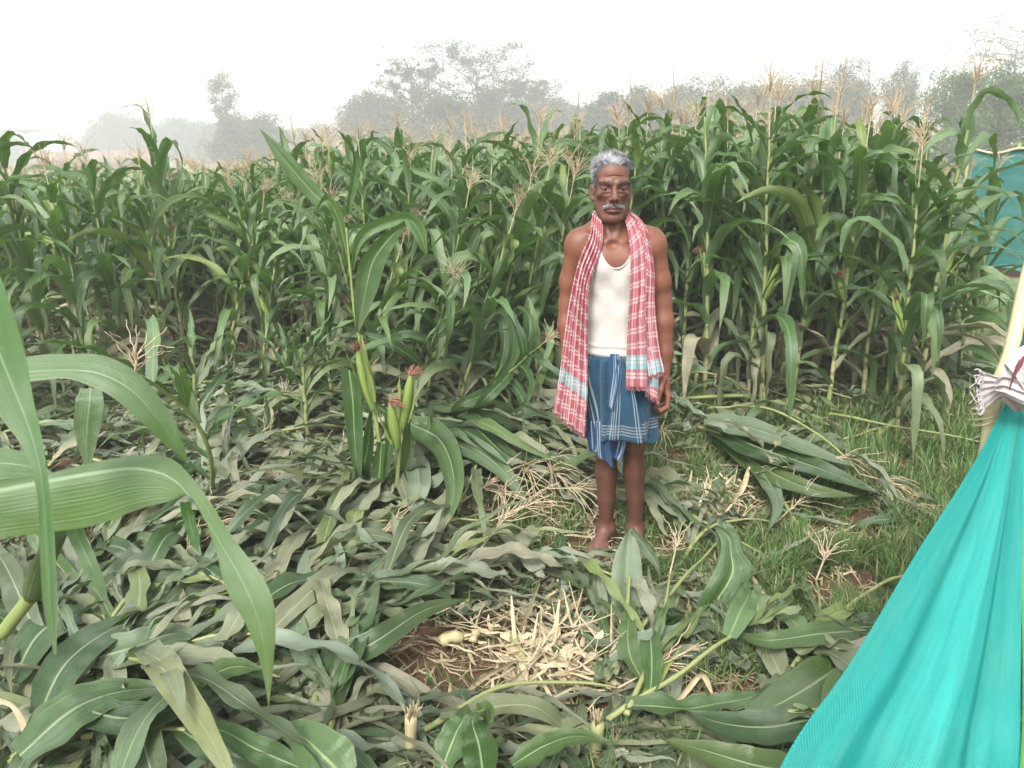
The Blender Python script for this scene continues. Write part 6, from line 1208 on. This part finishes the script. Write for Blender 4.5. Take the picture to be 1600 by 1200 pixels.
# ---------------------------------------------------------------- ears, husks and stems lying loose
def build_loose():
    r = np.random.default_rng(31)
    def G(px, py, dz=.03): q = gp(px, py); return np.array([q[0], q[1], float(gz(*q))+dz])
    def ear(px, py, qx, qy, lab, k=1, sc=1., name='corn_ear'):
        a = G(px, py, .07); d = G(qx, qy, .07)-a; e = add_ear(None, k, a, d+np.array([0, 0, .05]), sc); e.name = name; tag(e, lab, 'corn ear')
    ear(150, 848, 205, 852, 'yellow husked ear lying behind the hanging green leaf tip', 1, 1.0); ear(345, 985, 352, 1040, 'opened pale yellow ear beside the tip of the big hanging leaf', 1, .8)
    ear(370, 985, 388, 1030, 'brown withered ear close to the opened yellow one', 1, .7); ear(1000, 1120, 1045, 1060, 'long husked ear with frayed tip below the broken husk pieces', 2, .9); ear(870, 770, 830, 745, 'pale green ear lying behind the man\'s legs', 2, 1.0)
    ear(835, 480, 870, 492, 'ear with brown silk leaning out beside the towel', 0, .9)
    def piece(px, py, qx, qy, R, lab, nm='stalk_piece', cat='stalk', dry=.9, lift=.03, M=None):
        a, b = G(px, py, lift), G(qx, qy, lift+.01); t = np.linspace(0, 1, 12)[:, None]; P = a*(1-t)+b*t+np.array([0, 0, .012])*np.sin(t*3.1); A = Acc(); O = a.copy(); tube(A, P-O, R*(1+.12*np.sin(t[:, 0]*11)), 9, (.4, dry, 0))
        for k in range(5):
            d = (b-a)/np.linalg.norm(b-a); c = r.normal(0, R*.5, 3); tube(A, np.array([P[-1]-O+c*.5, P[-1]-O+d*r.uniform(.01, .03)+c]), [R*.3, R*.1], 4, (.4, 1, 0))
        tag(A.build(nm, M or M_STALK, None, O), lab, cat)
    piece(690, 1018, 722, 1012, .020, 'thick pinkish stump of stalk lying on the bare soil', dry=.8); piece(738, 1012, 746, 1000, .014, 'short end of stalk beside the pinkish stump')
    piece(800, 1000, 822, 1050, .013, 'yellowish bent stalk at the edge of the straw heap', dry=.3); piece(1040, 1075, 1018, 1045, .014, 'bare white cob piece beside the broken husk', 'corn_cob', 'corn cob', M=M_KERNEL); piece(1005, 1090, 1002, 1045, .013, 'reddish split husk stub beside the white cob', 'husk_piece', 'husk', dry=.7)
    piece(1000, 655, 1180, 642, .012, 'bare bent stem bridging from the man\'s hand to a stump', dry=.15, lift=.10); piece(1110, 665, 1170, 700, .012, 'thick green stem under the long dark leaves', dry=.05, lift=.07); piece(1370, 690, 1400, 668, .017, 'short thick stem leaning at the edge of the stand', dry=.15, lift=.05)
    piece(1255, 830, 1280, 880, .016, 'dry straw coloured stem end beside a soil patch', dry=.95); piece(1170, 915, 1210, 975, .010, 'dry twisted stem in the grass near the net', dry=.95); piece(760, 730, 920, 770, .012, 'long pale stem lying behind the man\'s shins', dry=.45, lift=.06); piece(830, 745, 960, 790, .012, 'second pale stem, crossing below the first behind the shins', dry=.4, lift=.04)
    # upright stumps
    def stump(px, py, h, R, lab, dry=.4):
        a = G(px, py, -.02); A = Acc(); t = np.linspace(0, 1, 8)[:, None]; tube(A, np.array([0, 0, 0])+np.array([.01, .01, h])*t, R*(1+.1*np.sin(t[:, 0]*9)), 12, (.4, dry, 0))
        for k in range(26):
            an = r.random()*6.28; q = np.array([math.cos(an), math.sin(an), 0])*R*r.random(); tube(A, np.array([q+[.01, .01, h-.01], q*1.5+[.01, .01, h+r.uniform(.005, .04)], q*2.4+[.01, .01, h+r.uniform(0, .05)]]), [.002, .0015, .0006], 4, (.4, 1, 0))
        tag(A.build('maize_stump', M_STALK, None, a), lab, 'stump', 'snapped maize stumps')
    stump(928, 1185, .16, .017, 'upright snapped stump with white pith, at the bottom edge below the straw heap', .35); stump(640, 1195, .17, .016, 'shredded pale stump among the leaves below the bare soil', .9); stump(770, 640, .14, .012, 'low stump in the dark leaves beside the towel hem'); stump(1190, 655, .2, .013, 'stump with bent stem beside the man\'s hand', .2); stump(1085, 620, .18, .013, 'stump behind the man\'s hand', .3)
    # curled husk strips
    def strip_(pts, w, lab, dry=.45, nm='husk_strip'):
        P = smooth_path([np.array(p) for p in pts], 24); O = P[0].copy(); O[2] = 0; T = np.gradient(P, axis=0); S = np.cross(T, [0.3, 1, .2]); S /= np.linalg.norm(S, axis=1)[:, None]; ww = w*(1-.7*np.linspace(-1, 1, 24)**4)[:, None]/2; A = Acc(); n_ = np.cross(S, T); n_ /= np.linalg.norm(n_, axis=1)[:, None]
        V = np.stack([P-S*ww, P-S*ww*.5+n_*w*.12, P+n_*w*.15, P+S*ww*.5+n_*w*.12, P+S*ww], 1)-O; A.add(V.reshape(-1, 3), grid_faces(24, 5), None, (0, dry, 0)); tag(A.build(nm, M_STRAW, None, O), lab, 'husk')
    g = gp(45, 1195); strip_([(g[0], g[1], .05), (g[0]+.01, g[1], .12), (g[0]-.005, g[1], .19), (g[0]-.05, g[1]+.01, .205), (g[0]-.075, g[1]+.01, .18)], .03, 'white curled husk strip hooked upright among dark leaves')
    g = gp(1075, 1120); strip_([(g[0]-.05, g[1], .03), (g[0], g[1]+.03, .07), (g[0]+.05, g[1]+.06, .10), (g[0]+.08, g[1]+.04, .05)], .02, 'pale curled strip beside the bare soil near the net')
    g = gp(1170, 790); strip_([(g[0]-.08, g[1], .03), (g[0]-.03, g[1]+.02, .08), (g[0]+.02, g[1]+.1, .16)], .025, 'white torn strip sticking up from the straw between man and net'); g = gp(858, 1000); strip_([(g[0], g[1]-.1, .02), (g[0]+.02, g[1]-.03, .07), (g[0]+.04, g[1]+.08, .11)], .02, 'pale stiff strip rising behind the straw heap')
    g = gp(735, 1085); strip_([(g[0]-.03, g[1]-.03, .02), (g[0]+.06, g[1]+.03, .05), (g[0]+.15, g[1]+.1, .05)], .022, 'pale strip pointing across the bare soil'); g = gp(790, 1090); strip_([(g[0]-.03, g[1]-.03, .02), (g[0]+.05, g[1]+.05, .05), (g[0]+.12, g[1]+.16, .04)], .02, 'second pale strip, beside the straw heap')
build_loose()
# ---------------------------------------------------------------- haze
def build_haze():
    x0, x1, y0, y1, z0, z1 = -430, 430, -70, 430, -1.0, 30.0
    V = [(x, y, z) for x in (x0, x1) for y in (y0, y1) for z in (z0, z1)]
    F = [(0, 1, 3, 2), (4, 6, 7, 5), (0, 4, 5, 1), (2, 3, 7, 6), (0, 2, 6, 4), (1, 5, 7, 3)]
    me = new_mesh('haze', V, F, smooth=False); m, t = mat('haze'); n = N(t)
    v = n.n('ShaderNodeVolumePrincipled'); v.inputs['Color'].default_value = (0.97, 0.98, 1.0, 1); v.inputs['Density'].default_value = HAZE; v.inputs['Anisotropy'].default_value = 0.0
    o = n.n('ShaderNodeOutputMaterial'); n.l(v.outputs[0], o.inputs['Volume'])
    tag(obj('haze', me, m), kind='stuff')
HAZE = 0.0042
build_haze()
